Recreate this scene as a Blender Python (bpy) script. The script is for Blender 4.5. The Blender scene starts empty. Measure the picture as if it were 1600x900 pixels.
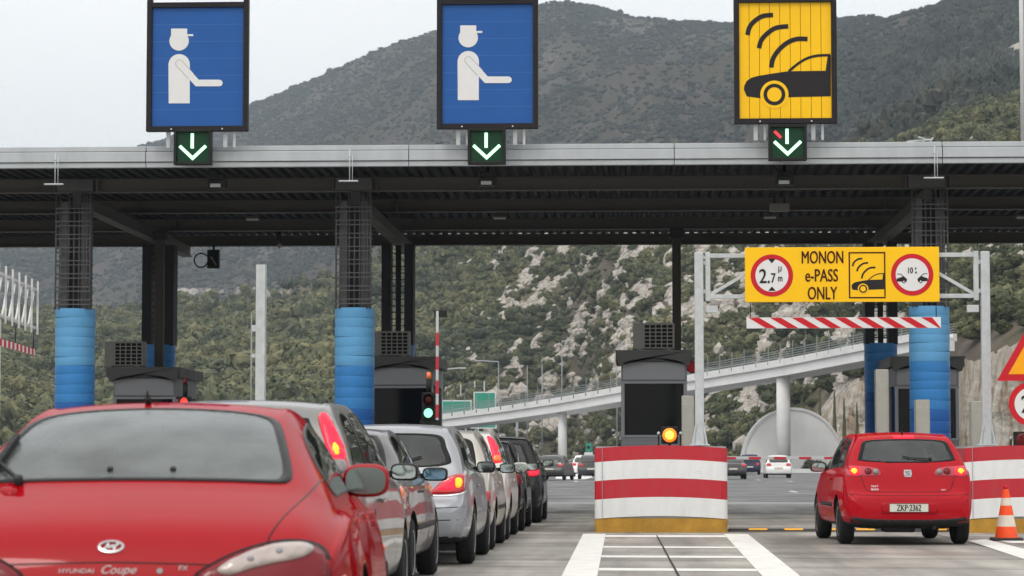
import bpy, bmesh, math, random
import numpy as np
from mathutils import Vector, Matrix
from mathutils.bvhtree import BVHTree
from mathutils.geometry import delaunay_2d_cdt

random.seed(7)
C = bpy.context.scene.collection
SC = bpy.context.scene
PI = math.pi

# ------------------------------------------------------------------ lens: 4000 px focal length on a 1600 px frame
CAMZ, FPX, VPX, HOR = 1.06, 4000.0, 992.0, 721.0
TH = math.atan(271 / FPX); PSI = math.atan(192 / FPX * math.cos(TH))
_f = (-math.sin(PSI) * math.cos(TH), math.cos(PSI) * math.cos(TH), math.sin(TH)); _r = (math.cos(PSI), math.sin(PSI), 0.)
_u = (math.sin(PSI) * math.sin(TH), -math.cos(PSI) * math.sin(TH), math.cos(TH))
def ray(px, py):
    a, b = (px - 800) / FPX, (450 - py) / FPX
    return [_f[i] + _r[i] * a + _u[i] * b for i in range(3)]
def X_(px, Y, py=640): d = ray(px, py); return d[0] / d[1] * Y
def Z_(py, Y, px=900): d = ray(px, py); return CAMZ + d[2] / d[1] * Y

# ------------------------------------------------------------------ materials
def new_mat(name):
    m = bpy.data.materials.new(name); m.use_nodes = True
    return m, m.node_tree.nodes, m.node_tree.links, m.node_tree.nodes['Principled BSDF']

def mat(name, col, rough=.5, metal=0., coat=0., var=0., vscale=3., bump=0., bscale=40., emit=None, estr=0., spec=None, stretch=None):
    m, N, L, b = new_mat(name)
    if spec is None: spec = .12 if max(col) < .06 else .25
    b.inputs['Base Color'].default_value = (*col, 1)
    b.inputs['Roughness'].default_value = rough
    b.inputs['Metallic'].default_value = metal
    b.inputs['Specular IOR Level'].default_value = spec
    if coat:
        b.inputs['Coat Weight'].default_value = coat
        b.inputs['Coat Roughness'].default_value = .04
    tc = N.new('ShaderNodeTexCoord')
    src = tc.outputs['Object']
    if stretch:
        mp = N.new('ShaderNodeMapping'); mp.inputs['Scale'].default_value = stretch
        L.new(src, mp.inputs[0]); src = mp.outputs[0]
    if var:
        n = N.new('ShaderNodeTexNoise'); n.inputs['Scale'].default_value = vscale; n.inputs['Detail'].default_value = 6; n.inputs['Roughness'].default_value = .65
        L.new(src, n.inputs['Vector'])
        r = N.new('ShaderNodeMapRange'); r.inputs[1].default_value = .25; r.inputs[2].default_value = .75
        r.inputs[3].default_value = 1 - var; r.inputs[4].default_value = 1 + var
        L.new(n.outputs[0], r.inputs[0])
        mx = N.new('ShaderNodeVectorMath'); mx.operation = 'SCALE'; mx.inputs[0].default_value = col
        L.new(r.outputs[0], mx.inputs['Scale']); L.new(mx.outputs[0], b.inputs['Base Color'])
        rr = N.new('ShaderNodeMapRange'); rr.inputs[1].default_value = .3; rr.inputs[2].default_value = .7
        rr.inputs[3].default_value = max(.02, rough - .08); rr.inputs[4].default_value = min(1, rough + .12)
        L.new(n.outputs[0], rr.inputs[0]); L.new(rr.outputs[0], b.inputs['Roughness'])
    if bump:
        n2 = N.new('ShaderNodeTexNoise'); n2.inputs['Scale'].default_value = bscale; n2.inputs['Detail'].default_value = 4
        L.new(src, n2.inputs['Vector'])
        bp = N.new('ShaderNodeBump'); bp.inputs['Strength'].default_value = bump; bp.inputs['Distance'].default_value = .02
        L.new(n2.outputs[0], bp.inputs['Height']); L.new(bp.outputs[0], b.inputs['Normal'])
    if emit:
        b.inputs['Emission Color'].default_value = (*emit, 1); b.inputs['Emission Strength'].default_value = estr
    return m

def worn(name, col, dirt):
    """painted sheet with scuffs and grime blotches"""
    m, N, L, b = new_mat(name)
    tc = N.new('ShaderNodeTexCoord')
    def noise(sc, st, det=7, ro=.7):
        mp = N.new('ShaderNodeMapping'); mp.inputs['Scale'].default_value = st; L.new(tc.outputs['Object'], mp.inputs[0])
        n = N.new('ShaderNodeTexNoise'); n.inputs['Scale'].default_value = sc; n.inputs['Detail'].default_value = det; n.inputs['Roughness'].default_value = ro; L.new(mp.outputs[0], n.inputs['Vector']); return n.outputs[0]
    def rng(s, a, bb, c, d):
        r = N.new('ShaderNodeMapRange'); r.inputs[1].default_value = a; r.inputs[2].default_value = bb; r.inputs[3].default_value = c; r.inputs[4].default_value = d; L.new(s, r.inputs[0]); return r.outputs[0]
    scuff = rng(noise(5, (.6, .6, 3.2)), .60, .70, 0, .70); grime = rng(noise(2.2, (2.2, 2.2, .5)), .45, .75, 0, .20)
    mx = N.new('ShaderNodeMath'); mx.operation = 'MAXIMUM'; L.new(scuff, mx.inputs[0]); L.new(grime, mx.inputs[1])
    x = N.new('ShaderNodeMix'); x.data_type = 'RGBA'; x.inputs[6].default_value = (*col, 1); x.inputs[7].default_value = (*dirt, 1); L.new(mx.outputs[0], x.inputs[0])
    L.new(x.outputs[2], b.inputs['Base Color']); L.new(rng(mx.outputs[0], 0, .6, .36, .75), b.inputs['Roughness'])
    return m
def clear_glass(name, tint, film=.05, rough=.02, film_col=(.30, .33, .33), bump=0., bscale=60, vs=3.):
    """thin window glass: see-through, reflecting at grazing angles, with a film of dust or water"""
    m, N, L, b = new_mat(name); N.remove(b); out = N['Material Output']
    tr = N.new('ShaderNodeBsdfTransparent'); tr.inputs[0].default_value = (*tint, 1)
    df = N.new('ShaderNodeBsdfDiffuse'); df.inputs[0].default_value = (*film_col, 1)
    gl = N.new('ShaderNodeBsdfGlossy'); gl.inputs[0].default_value = (.9, .95, .95, 1); gl.inputs['Roughness'].default_value = rough
    fr = N.new('ShaderNodeFresnel'); fr.inputs[0].default_value = 1.52
    tc = N.new('ShaderNodeTexCoord'); n = N.new('ShaderNodeTexNoise'); n.inputs['Scale'].default_value = vs; n.inputs['Detail'].default_value = 6; L.new(tc.outputs['Object'], n.inputs['Vector'])
    r = N.new('ShaderNodeMapRange'); r.inputs[1].default_value = .3; r.inputs[2].default_value = .7; r.inputs[3].default_value = film * .45; r.inputs[4].default_value = film * 1.6; L.new(n.outputs[0], r.inputs[0])
    m1, m2 = N.new('ShaderNodeMixShader'), N.new('ShaderNodeMixShader')
    L.new(r.outputs[0], m1.inputs[0]); L.new(tr.outputs[0], m1.inputs[1]); L.new(df.outputs[0], m1.inputs[2])
    L.new(fr.outputs[0], m2.inputs[0]); L.new(m1.outputs[0], m2.inputs[1]); L.new(gl.outputs[0], m2.inputs[2]); L.new(m2.outputs[0], out.inputs[0])
    if bump:
        n2 = N.new('ShaderNodeTexNoise'); n2.inputs['Scale'].default_value = bscale; n2.inputs['Detail'].default_value = 3; L.new(tc.outputs['Object'], n2.inputs['Vector'])
        bp = N.new('ShaderNodeBump'); bp.inputs['Strength'].default_value = bump; bp.inputs['Distance'].default_value = .01; L.new(n2.outputs[0], bp.inputs['Height'])
        for q in (df, gl): L.new(bp.outputs[0], q.inputs['Normal'])
    return m
def paint(name, col, metal=0., rough=.35, coat=.6):
    m = mat(name, col, rough, metal, coat=coat, var=.06, vscale=1.3, spec=.0 if metal == 0 else .3)
    N, L = m.node_tree.nodes, m.node_tree.links; b = N['Principled BSDF']            # the inside of the panels is dark trim
    tr = N.new('ShaderNodeBsdfDiffuse'); tr.inputs[0].default_value = (.035, .035, .037, 1)
    g = N.new('ShaderNodeNewGeometry'); mx = N.new('ShaderNodeMixShader'); L.new(g.outputs['Backfacing'], mx.inputs[0]); L.new(b.outputs[0], mx.inputs[1]); L.new(tr.outputs[0], mx.inputs[2]); L.new(mx.outputs[0], N['Material Output'].inputs[0])
    return m

M = {}
M['galv'] = mat('galvanised_steel', (.46, .49, .50), .5, .25, var=.16, vscale=9)
M['frame_grey'] = mat('frame_grey', (.52, .53, .53), .45, var=.12, vscale=5)
M['white_metal'] = mat('white_metal', (.72, .73, .73), .4, var=.08, vscale=4)
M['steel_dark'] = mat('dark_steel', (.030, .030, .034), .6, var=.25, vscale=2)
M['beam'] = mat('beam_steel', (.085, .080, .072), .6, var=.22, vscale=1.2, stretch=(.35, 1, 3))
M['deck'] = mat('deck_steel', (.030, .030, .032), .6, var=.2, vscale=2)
M['lattice'] = mat('lattice_steel', (.10, .10, .105), .5, .2, var=.2, vscale=3)
M['fascia'] = mat('fascia_panel', (.40, .43, .45), .45, .1, var=.14, vscale=1.6, stretch=(1.6, 1, .5))
M['frame_black'] = mat('sign_frame_black', (.020, .018, .020), .45, var=.2, vscale=4)
M['blue_sign'] = mat('sign_blue', (.011, .086, .31), .38, var=.07, vscale=2, stretch=(.6, 1, 2))
M['blue_seam'] = mat('sign_seam_blue', (.06, .15, .44), .4)
M['badge_grey'] = mat('badge_letters', (.42, .36, .36), .4)
M['rail_grey'] = mat('rail_grey', (.24, .26, .27), .5, .2)
M['white_sign'] = mat('sign_white', (.66, .67, .67), .45, var=.04, vscale=4)
M['line_grey'] = mat('sign_line_grey', (.33, .35, .38), .5)
M['yellow_sign'] = mat('sign_yellow', (.86, .50, .003), .4, var=.04, vscale=2)
M['yellow_seam'] = mat('sign_seam_yellow', (.26, .14, .005), .5)
M['ink'] = mat('sign_ink', (.022, .020, .022), .45)
M['ink_brown'] = mat('sign_ink_brown', (.055, .012, .006), .45)
M['sign_red'] = mat('sign_red', (.50, .010, .020), .4, var=.06, vscale=5)
M['sign_orange'] = mat('sign_orange', (.85, .36, .005), .4)
M['sign_green'] = mat('sign_green', (.03, .27, .19), .4, var=.05)
M['box_black'] = mat('signal_black', (.018, .020, .018), .5, var=.2, vscale=8)
M['box_face'] = mat('signal_face', (.010, .046, .022), .35, var=.3, vscale=30)  # green tint puts the arrow lamps' glow into the face colour
M['arrow_on'] = mat('arrow_lamps', (.6, .9, .7), .4, emit=(.40, 1., .55), estr=1.2)
M['cross_on'] = mat('cross_lamps', (.7, .02, .03), .4, emit=(1., .06, .09), estr=.8)
M['green_on'] = mat('green_lamp', (.3, .9, .6), .4, emit=(.35, 1., .70), estr=1.3)
M['red_off'] = mat('unlit_red_lamp', (.10, .006, .006), .2)
M['red_on'] = mat('lit_red_lamp', (.8, .05, .05), .3, emit=(1, .07, .06), estr=1.2)
M['amber_on'] = mat('lit_amber_lamp', (.9, .3, .02), .3, emit=(1., .10, .002), estr=1.1)
M['amber_core'] = mat('lit_amber_core', (.9, .6, .1), .3, emit=(1., .62, .05), estr=2.0)
M['lamp_glass'] = mat('lamp_glass', (.40, .42, .42), .25)
M['drum_red'] = worn('barrier_red', (.44, .008, .022), (.20, .10, .09))
M['drum_white'] = worn('barrier_white', (.70, .72, .72), (.22, .21, .20))
M['kerb_yellow'] = mat('kerb_yellow', (.40, .22, .035), .7, var=.3, vscale=4, bump=.3)
M['concrete_light'] = mat('pale_concrete', (.62, .63, .63), .8, var=.12, vscale=.5, bump=.2, bscale=6)
M['concrete_pale_grey'] = mat('pale_grey_concrete', (.70, .71, .71), .85, var=.10, vscale=.4, bump=.2, bscale=6)
M['concrete_grey'] = mat('grey_concrete', (.34, .35, .35), .85, var=.12, vscale=.4, bump=.2, bscale=6)
M['booth_grey'] = mat('booth_grey', (.20, .21, .225), .5, var=.08, vscale=3)
M['booth_roof'] = mat('booth_roof', (.085, .085, .085), .6, var=.15, vscale=3)
M['booth_trim'] = mat('booth_trim', (.27, .28, .30), .45, .1)
M['cab_dark'] = mat('dark_interior', (.008, .008, .010), .4)
M['booth_glass'] = mat('booth_glass', (.004, .005, .006), .06, spec=.16)
M['ac'] = mat('air_conditioner_casing', (.20, .20, .19), .55, var=.1, vscale=6)
M['ac_core'] = mat('air_conditioner_core', (.008, .008, .009), .8)
M['cabinet'] = mat('cabinet_steel', (.34, .335, .30), .5, .15, var=.1, vscale=3)
M['rubber'] = mat('tyre_rubber', (.018, .018, .019), .75, var=.2, vscale=12, bump=.3, bscale=60)
M['bump_black'] = mat('hump_black', (.045, .045, .045), .8, var=.3, vscale=8)
M['bump_yellow'] = mat('hump_yellow', (.66, .33, .04), .7, var=.15, vscale=8)
M['cone'] = mat('cone_orange', (.80, .085, .02), .45, var=.08, vscale=6)
M['cone_band'] = mat('cone_band', (.62, .58, .50), .5, var=.12, vscale=9)
M['plastic'] = mat('black_plastic', (.022, .022, .023), .55, var=.15, vscale=7)
M['seal'] = mat('window_seal', (.012, .012, .013), .35)
M['chrome'] = mat('chrome', (.60, .61, .62), .18, 1.)
M['badge_chrome'] = mat('badge_chrome', (.34, .34, .35), .22, 1.)
M['rim'] = mat('wheel_rim', (.36, .37, .38), .35, .6, var=.1, vscale=8)
M['rim_dark'] = mat('wheel_well', (.012, .012, .012), .9)
M['glass'] = mat('car_glass', (.028, .032, .033), .06, spec=.6)
M['glass_pale'] = mat('car_glass_pale', (.075, .088, .086), .07, var=.35, vscale=3.5, spec=.6)
M['glass_wet'] = mat('car_glass_wet', (.075, .082, .082), .16, var=.55, vscale=2.6, bump=.22, bscale=70, spec=.65)
M['window'] = clear_glass('window_glass', (.62, .68, .66), .07)
M['window_dark'] = clear_glass('tinted_window_glass', (.30, .33, .33), .05)
M['window_wet'] = clear_glass('wet_window_glass', (.42, .46, .46), .17, .09, (.34, .37, .38), .30, 75, 4.)
M['trim'] = mat('cabin_trim', (.030, .030, .033), .8, var=.2, vscale=6)
M['seat_cloth'] = mat('seat_cloth', (.050, .052, .058), .9, var=.25, vscale=9)
M['mirror_dark'] = mat('mirror_glass_dark', (.20, .23, .23), .06, .9)
M['mirror_glass'] = mat('mirror_glass', (.50, .56, .55), .05, 1.)
M['mirror_blue'] = mat('mirror_glass_blue', (.20, .33, .44), .05, 1.)
M['lens_red'] = mat('lens_red', (.42, .006, .012), .12, coat=1.)
M['lens_dark'] = mat('lens_dark_red', (.14, .003, .008), .12, spec=.30)
M['lens_pink'] = mat('lens_red_pink', (.40, .045, .06), .15, coat=.4, spec=.2)
M['lens_clear'] = mat('lens_clear', (.34, .29, .27), .12, coat=1., var=.22, vscale=18)
M['lens_grey'] = mat('lens_grey', (.16, .16, .16), .12, coat=1.)
M['lens_orange'] = mat('lens_orange', (.75, .13, .01), .15, coat=1.)
M['lit_red'] = mat('brake_lens_lit', (.7, .01, .03), .2, emit=(1, .03, .07), estr=.75)
M['lit_yellow'] = mat('brake_bulb_lit', (.9, .4, .03), .2, emit=(1, .36, .012), estr=1.1)
M['plate'] = mat('plate_cream', (.58, .57, .50), .5, var=.06, vscale=15)
M['sticker'] = mat('sticker_white', (.55, .62, .64), .5)

# ------------------------------------------------------------------ mesh helpers
class MB:
    """collects shapes into one bmesh with several material slots"""
    def __init__(s): s.bm = bmesh.new(); s.mats = []
    def mi(s, m):
        if m not in s.mats: s.mats.append(m)
        return s.mats.index(m)
    def _fin(s, faces, m, smooth=False):
        i = s.mi(m)
        for f in faces: f.material_index = i; f.smooth = smooth
    def box(s, c, d, m, bev=0., rot=None):
        mx = Matrix.Translation(c) @ (rot.to_4x4() if rot else Matrix()) @ Matrix.Diagonal((*d, 1))
        r = bmesh.ops.create_cube(s.bm, size=1, matrix=mx)
        fs = list({f for v in r['verts'] for f in v.link_faces})
        s._fin(fs, m)
        if bev:
            es = list({e for v in r['verts'] for e in v.link_edges})
            rr = bmesh.ops.bevel(s.bm, geom=es, offset=bev, segments=2, affect='EDGES', profile=.6)
            s._fin(rr['faces'], m)
    def bar(s, a, b, w, h, m, bev=0.):
        a, b = Vector(a), Vector(b); d = b - a
        up = Vector((0, 0, 1)) if abs(d.normalized().z) < .95 else Vector((0, 1, 0))
        y = d.normalized(); x = y.cross(up).normalized(); z = x.cross(y)
        s.box((a + b) / 2, (w, d.length, h), m, bev, Matrix((x, y, z)).transposed())
    def cyl(s, a, b, r, m, n=14, r2=None, cap=True, smooth=True):
        a, b = Vector(a), Vector(b); d = b - a
        q = d.to_track_quat('Z', 'Y').to_matrix().to_4x4()
        mx = Matrix.Translation((a + b) / 2) @ q
        rr = bmesh.ops.create_cone(s.bm, cap_ends=cap, segments=n, radius1=r, radius2=r if r2 is None else r2, depth=d.length, matrix=mx)
        fs = list({f for v in rr['verts'] for f in v.link_faces})
        s._fin(fs, m)
        if smooth:
            for f in fs:
                if len(f.verts) == 4: f.smooth = True
    def tube(s, pts, r, m, n=8):
        for a, b in zip(pts[:-1], pts[1:]): s.cyl(a, b, r, m, n)
    def prism(s, poly, y0, y1, m, plane='XZ'):
        f3 = (lambda p, d: (p[0], d, p[1])) if plane == 'XZ' else ((lambda p, d: (p[0], p[1], d)) if plane == 'XY' else (lambda p, d: (d, p[0], p[1])))
        n = len(poly)
        A = [s.bm.verts.new(f3(p, y0)) for p in poly]; B = [s.bm.verts.new(f3(p, y1)) for p in poly]
        fs = []
        fa = s.bm.faces.new(A); fb = s.bm.faces.new(B[::-1])
        side = [s.bm.faces.new((A[i], B[i], B[(i + 1) % n], A[(i + 1) % n])) for i in range(n)]
        t = bmesh.ops.triangulate(s.bm, faces=[fa, fb])
        s._fin(t['faces'] + side, m)
        bmesh.ops.recalc_face_normals(s.bm, faces=t['faces'] + side)
    def lathe(s, prof, axis, c, m, n=24, smooth=True, cap=True):
        """prof: (along, radius) pairs; axis 'X','Y','Z'"""
        rings = []
        for a, r in prof:
            ring = []
            for k in range(n):
                t = 2 * PI * k / n; u, v = r * math.cos(t), r * math.sin(t)
                p = {'X': (a, u, v), 'Y': (u, a, v), 'Z': (u, v, a)}[axis]
                ring.append(s.bm.verts.new(Vector(p) + Vector(c)))
            rings.append(ring)
        fs = []
        for A, B in zip(rings[:-1], rings[1:]):
            for k in range(n): fs.append(s.bm.faces.new((A[k], A[(k + 1) % n], B[(k + 1) % n], B[k])))
        for R in ((rings[0], rings[-1]) if cap else ()):
            try: fs.append(s.bm.faces.new(R))
            except ValueError: pass
        s._fin(fs, m, smooth); bmesh.ops.recalc_face_normals(s.bm, faces=fs)
    def sph(s, c, d, m, sub=2, p=1.):
        r = bmesh.ops.create_icosphere(s.bm, subdivisions=sub, radius=1)
        for v in r['verts']:
            q = v.co
            if p != 1.: q = Vector([math.copysign(abs(t) ** p, t) for t in q])
            v.co = Vector((q.x * d[0], q.y * d[1], q.z * d[2])) + Vector(c)
        s._fin(list({f for v in r['verts'] for f in v.link_faces}), m, True)
    def quad(s, pts, m):
        f = s.bm.faces.new([s.bm.verts.new(p) for p in pts]); s._fin([f], m)
    def build(s, name, parent=None, smooth=None):
        me = bpy.data.meshes.new(name); s.bm.to_mesh(me); s.bm.free()
        for m in s.mats: me.materials.append(M[m] if isinstance(m, str) else m)
        o = bpy.data.objects.new(name, me); C.objects.link(o)
        if parent: o.parent = parent
        return o

def tag(o, label, cat=None, group=None, kind=None):
    o['label'] = label
    if cat: o['category'] = cat
    if group: o['group'] = group
    if kind: o['kind'] = kind
    return o
def thing(name, label, cat, loc=(0, 0, 0), rz=0., group=None):
    o = bpy.data.objects.new(name, None); C.objects.link(o); o.location = loc; o.rotation_euler = (0, 0, rz)
    o.empty_display_size = .3
    return tag(o, label, cat, group)
def structure(o, label=None, cat=None):
    o['kind'] = 'structure'
    if label: o['label'] = label
    if cat: o['category'] = cat
    return o
def copy_tree(o, loc, label, rz=None):
    c = o.copy(); C.objects.link(c); c.location = loc; c['label'] = label
    if rz is not None: c.rotation_euler = (0, 0, rz)
    def rec(src, dst):
        for ch in src.children:
            d = ch.copy(); C.objects.link(d); d.parent = dst; rec(ch, d)
    rec(o, c)
    return c

FONT = None
def text(name, body, x, y, zc, h, m, parent, sx=.72, align='CENTER', ext=.003, weight=0.):
    cu = bpy.data.curves.new(name + '_curve', 'FONT'); cu.body = body; cu.size = h / .73; cu.align_x = align; cu.align_y = 'CENTER'
    cu.extrude = ext; cu.resolution_u = 4
    t = bpy.data.objects.new(name, cu); C.objects.link(t)
    bpy.context.view_layer.update()
    dg = bpy.context.evaluated_depsgraph_get()
    me = bpy.data.meshes.new_from_object(t.evaluated_get(dg))
    bpy.data.objects.remove(t); bpy.data.curves.remove(cu)
    zs = [v.co.y for v in me.vertices]; mid = (min(zs) + max(zs)) / 2
    me.transform(Matrix.Translation((x, y, zc)) @ Matrix.Rotation(PI / 2, 4, 'X') @ Matrix.Diagonal((sx, 1, 1, 1)) @ Matrix.Translation((0, -mid, 0)))
    if weight:
        bm = bmesh.new(); bm.from_mesh(me); base = bm.verts[:] + bm.edges[:] + bm.faces[:]
        bmesh.ops.translate(bm, verts=bm.verts, vec=(-weight, 0, -weight * .6))
        d = bmesh.ops.duplicate(bm, geom=base); bmesh.ops.translate(bm, verts=[q for q in d['geom'] if isinstance(q, bmesh.types.BMVert)], vec=(2 * weight, -.0006, weight * 1.2))
        bm.to_mesh(me); bm.free()
    me.materials.clear(); me.materials.append(M[m])
    o = bpy.data.objects.new(name, me); C.objects.link(o); o.parent = parent
    return o

def circle(cx, cz, r, n=40, a0=0., a1=2 * PI, rz=None):
    full = abs(a1 - a0 - 2 * PI) < 1e-6
    k = n if full else n + 1
    return [(cx + r * math.cos(a0 + (a1 - a0) * i / n), cz + (rz or r) * math.sin(a0 + (a1 - a0) * i / n)) for i in range(k)]
def catmull(pts, closed=False, n=8):
    P = [Vector(p) for p in pts]; out = []; L = len(P)
    rng = range(L) if closed else range(L - 1)
    for i in rng:
        p0 = P[(i - 1) % L] if closed or i > 0 else P[0]; p1 = P[i]; p2 = P[(i + 1) % L]
        p3 = P[(i + 2) % L] if closed or i + 2 < L else P[-1]
        for k in range(n):
            t = k / n
            out.append(.5 * ((2 * p1) + (p2 - p0) * t + (2 * p0 - 5 * p1 + 4 * p2 - p3) * t * t + (3 * p1 - p0 - 3 * p2 + p3) * t ** 3))
    if not closed: out.append(P[-1])
    return [tuple(p) for p in out]
def stroke(pts, w, rnd=False):
    """outline polygon of a line of width w"""
    P = [Vector(p) for p in pts]; Lf, Rt = [], []
    for i, p in enumerate(P):
        d0 = (P[i] - P[i - 1]).normalized() if i else (P[1] - P[0]).normalized()
        d1 = (P[i + 1] - P[i]).normalized() if i < len(P) - 1 else d0
        d = (d0 + d1).normalized(); n = Vector((-d.y, d.x)); k = w / 2 / max(.4, n.dot(Vector((-d0.y, d0.x))))
        Lf.append(p + n * k); Rt.append(p - n * k)
    capE, capS = [], []
    if rnd:
        d = (P[-1] - P[-2]).normalized(); a = math.atan2(d.y, d.x)
        capE = [P[-1] + Vector((math.cos(a + PI / 2 - PI * k / 8), math.sin(a + PI / 2 - PI * k / 8))) * w / 2 for k in range(1, 8)]
        d = (P[0] - P[1]).normalized(); a = math.atan2(d.y, d.x)
        capS = [P[0] + Vector((math.cos(a + PI / 2 - PI * k / 8), math.sin(a + PI / 2 - PI * k / 8))) * w / 2 for k in range(1, 8)]
    return [tuple(v) for v in Lf + capE + Rt[::-1] + capS]

# ------------------------------------------------------------------ noise (numpy value noise)
def _hash(ix, iy, seed):
    h = (ix.astype(np.int64) * 374761393 + iy.astype(np.int64) * 668265263 + seed * 1442695041) & 0x7fffffff
    h = ((h ^ (h >> 13)) * 1274126177) & 0x7fffffff
    return ((h ^ (h >> 16)) & 0xffff) / 65535.0
def vnoise(x, y, seed=0):
    x0 = np.floor(x); y0 = np.floor(y); fx = x - x0; fy = y - y0
    fx = fx * fx * (3 - 2 * fx); fy = fy * fy * (3 - 2 * fy)
    a = _hash(x0, y0, seed); b = _hash(x0 + 1, y0, seed); c = _hash(x0, y0 + 1, seed); d = _hash(x0 + 1, y0 + 1, seed)
    return (a * (1 - fx) + b * fx) * (1 - fy) + (c * (1 - fx) + d * fx) * fy
def fbm(x, y, octs=4, seed=0, gain=.5):
    s = np.zeros_like(x, dtype=float); a = 1.; t = 0.
    for o in range(octs):
        s += a * vnoise(x * 2 ** o, y * 2 ** o, seed + o * 17); t += a; a *= gain
    return s / t
# ------------------------------------------------------------------ cars
def pchip(xs, ys, q):
    xs = np.asarray(xs, float); ys = np.asarray(ys, float); q = np.asarray(q, float)
    h = np.diff(xs); d = np.diff(ys) / h; n = len(xs); m = np.zeros(n)
    for i in range(1, n - 1):
        if d[i - 1] * d[i] > 0:
            w1, w2 = 2 * h[i] + h[i - 1], h[i] + 2 * h[i - 1]
            m[i] = (w1 + w2) / (w1 / d[i - 1] + w2 / d[i])
    m[0], m[-1] = d[0], d[-1]
    i = np.clip(np.searchsorted(xs, q) - 1, 0, n - 2); t = (q - xs[i]) / h[i]
    return ((1 + 2 * t) * (1 - t) ** 2) * ys[i] + t * (1 - t) ** 2 * h[i] * m[i] + t * t * (3 - 2 * t) * ys[i + 1] + t * t * (t - 1) * h[i] * m[i + 1]

# y from the rear bumper, zb underside, wl lower half width, wm widest, zs shoulder height, ws shoulder half width, wt top half width, ze edge height, zt centre height
HATCH = [
 (0.00, .32, .56, .665, .54, .66, .60, .585, .60), (0.03, .27, .62, .735, .58, .725, .66, .635, .65), (0.07, .25, .66, .77, .62, .765, .70, .665, .675),
 (0.10, .24, .68, .785, .68, .775, .715, .735, .755), (0.13, .24, .69, .80, .80, .785, .725, .86, .885), (0.18, .23, .70, .815, .90, .79, .70, .99, 1.02),
 (0.27, .22, .71, .83, .93, .80, .66, 1.13, 1.16), (0.40, .21, .72, .843, .94, .805, .61, 1.30, 1.335), (0.50, .20, .72, .848, .945, .807, .59, 1.365, 1.405),
 (0.80, .20, .73, .85, .945, .81, .58, 1.405, 1.445), (1.40, .20, .73, .85, .94, .81, .585, 1.42, 1.46), (2.00, .20, .73, .848, .925, .81, .58, 1.395, 1.44),
 (2.30, .20, .73, .846, .915, .805, .575, 1.31, 1.355), (2.85, .20, .73, .845, .90, .80, .66, 1.00, 1.04), (3.00, .20, .73, .843, .875, .79, .70, .925, .96),
 (3.40, .20, .72, .83, .80, .76, .66, .84, .875), (3.75, .21, .68, .77, .68, .70, .58, .71, .735), (3.90, .24, .58, .66, .57, .60, .46, .60, .61), (3.95, .30, .46, .54, .50, .50, .38, .52, .53)]
MPV = [
 (0.00, .32, .58, .68, .56, .67, .62, .60, .61), (0.03, .27, .64, .75, .60, .74, .69, .66, .67), (0.07, .25, .68, .785, .66, .78, .72, .72, .735),
 (0.10, .24, .70, .80, .80, .79, .74, .86, .88), (0.14, .23, .71, .815, .92, .80, .735, 1.00, 1.03), (0.22, .22, .72, .83, .95, .81, .67, 1.18, 1.21),
 (0.32, .21, .73, .84, .96, .815, .61, 1.35, 1.39), (0.42, .20, .73, .848, .96, .815, .585, 1.42, 1.46), (0.80, .20, .73, .85, .96, .815, .575, 1.455, 1.495),
 (1.60, .20, .73, .85, .95, .815, .575, 1.46, 1.50), (2.10, .20, .73, .848, .94, .81, .57, 1.43, 1.47), (2.40, .20, .73, .846, .93, .81, .58, 1.33, 1.37),
 (3.05, .20, .73, .845, .91, .80, .68, 1.00, 1.04), (3.20, .20, .72, .843, .88, .79, .70, .93, .965), (3.55, .20, .71, .82, .80, .76, .66, .84, .87),
 (3.82, .21, .66, .76, .68, .68, .56, .71, .735), (3.95, .25, .56, .65, .57, .58, .46, .60, .61), (4.0, .30, .46, .54, .50, .50, .38, .52, .53)]
SEDAN = [
 (0.00, .32, .58, .68, .54, .67, .60, .585, .60), (0.04, .27, .66, .75, .60, .74, .68, .66, .675), (0.08, .25, .69, .785, .74, .77, .69, .80, .825),
 (0.12, .24, .70, .80, .83, .785, .69, .89, .915), (0.30, .23, .71, .815, .87, .79, .66, .925, .95), (0.62, .21, .72, .83, .885, .80, .64, .96, .98),
 (0.80, .20, .72, .84, .89, .80, .62, 1.05, 1.08), (1.10, .20, .73, .848, .90, .803, .58, 1.23, 1.265), (1.35, .20, .73, .85, .90, .805, .56, 1.31, 1.345),
 (1.80, .20, .73, .85, .90, .805, .56, 1.34, 1.38), (2.25, .20, .73, .848, .895, .803, .555, 1.315, 1.355), (2.45, .20, .73, .846, .89, .80, .56, 1.24, 1.28),
 (2.95, .20, .73, .845, .88, .795, .66, .98, 1.01), (3.10, .20, .72, .843, .86, .785, .68, .90, .935), (3.60, .20, .71, .83, .80, .76, .66, .83, .855),
 (3.95, .21, .68, .77, .70, .70, .58, .72, .735), (4.12, .25, .58, .66, .58, .60, .46, .60, .61), (4.18, .30, .46, .54, .50, .50, .38, .52, .53)]
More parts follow.
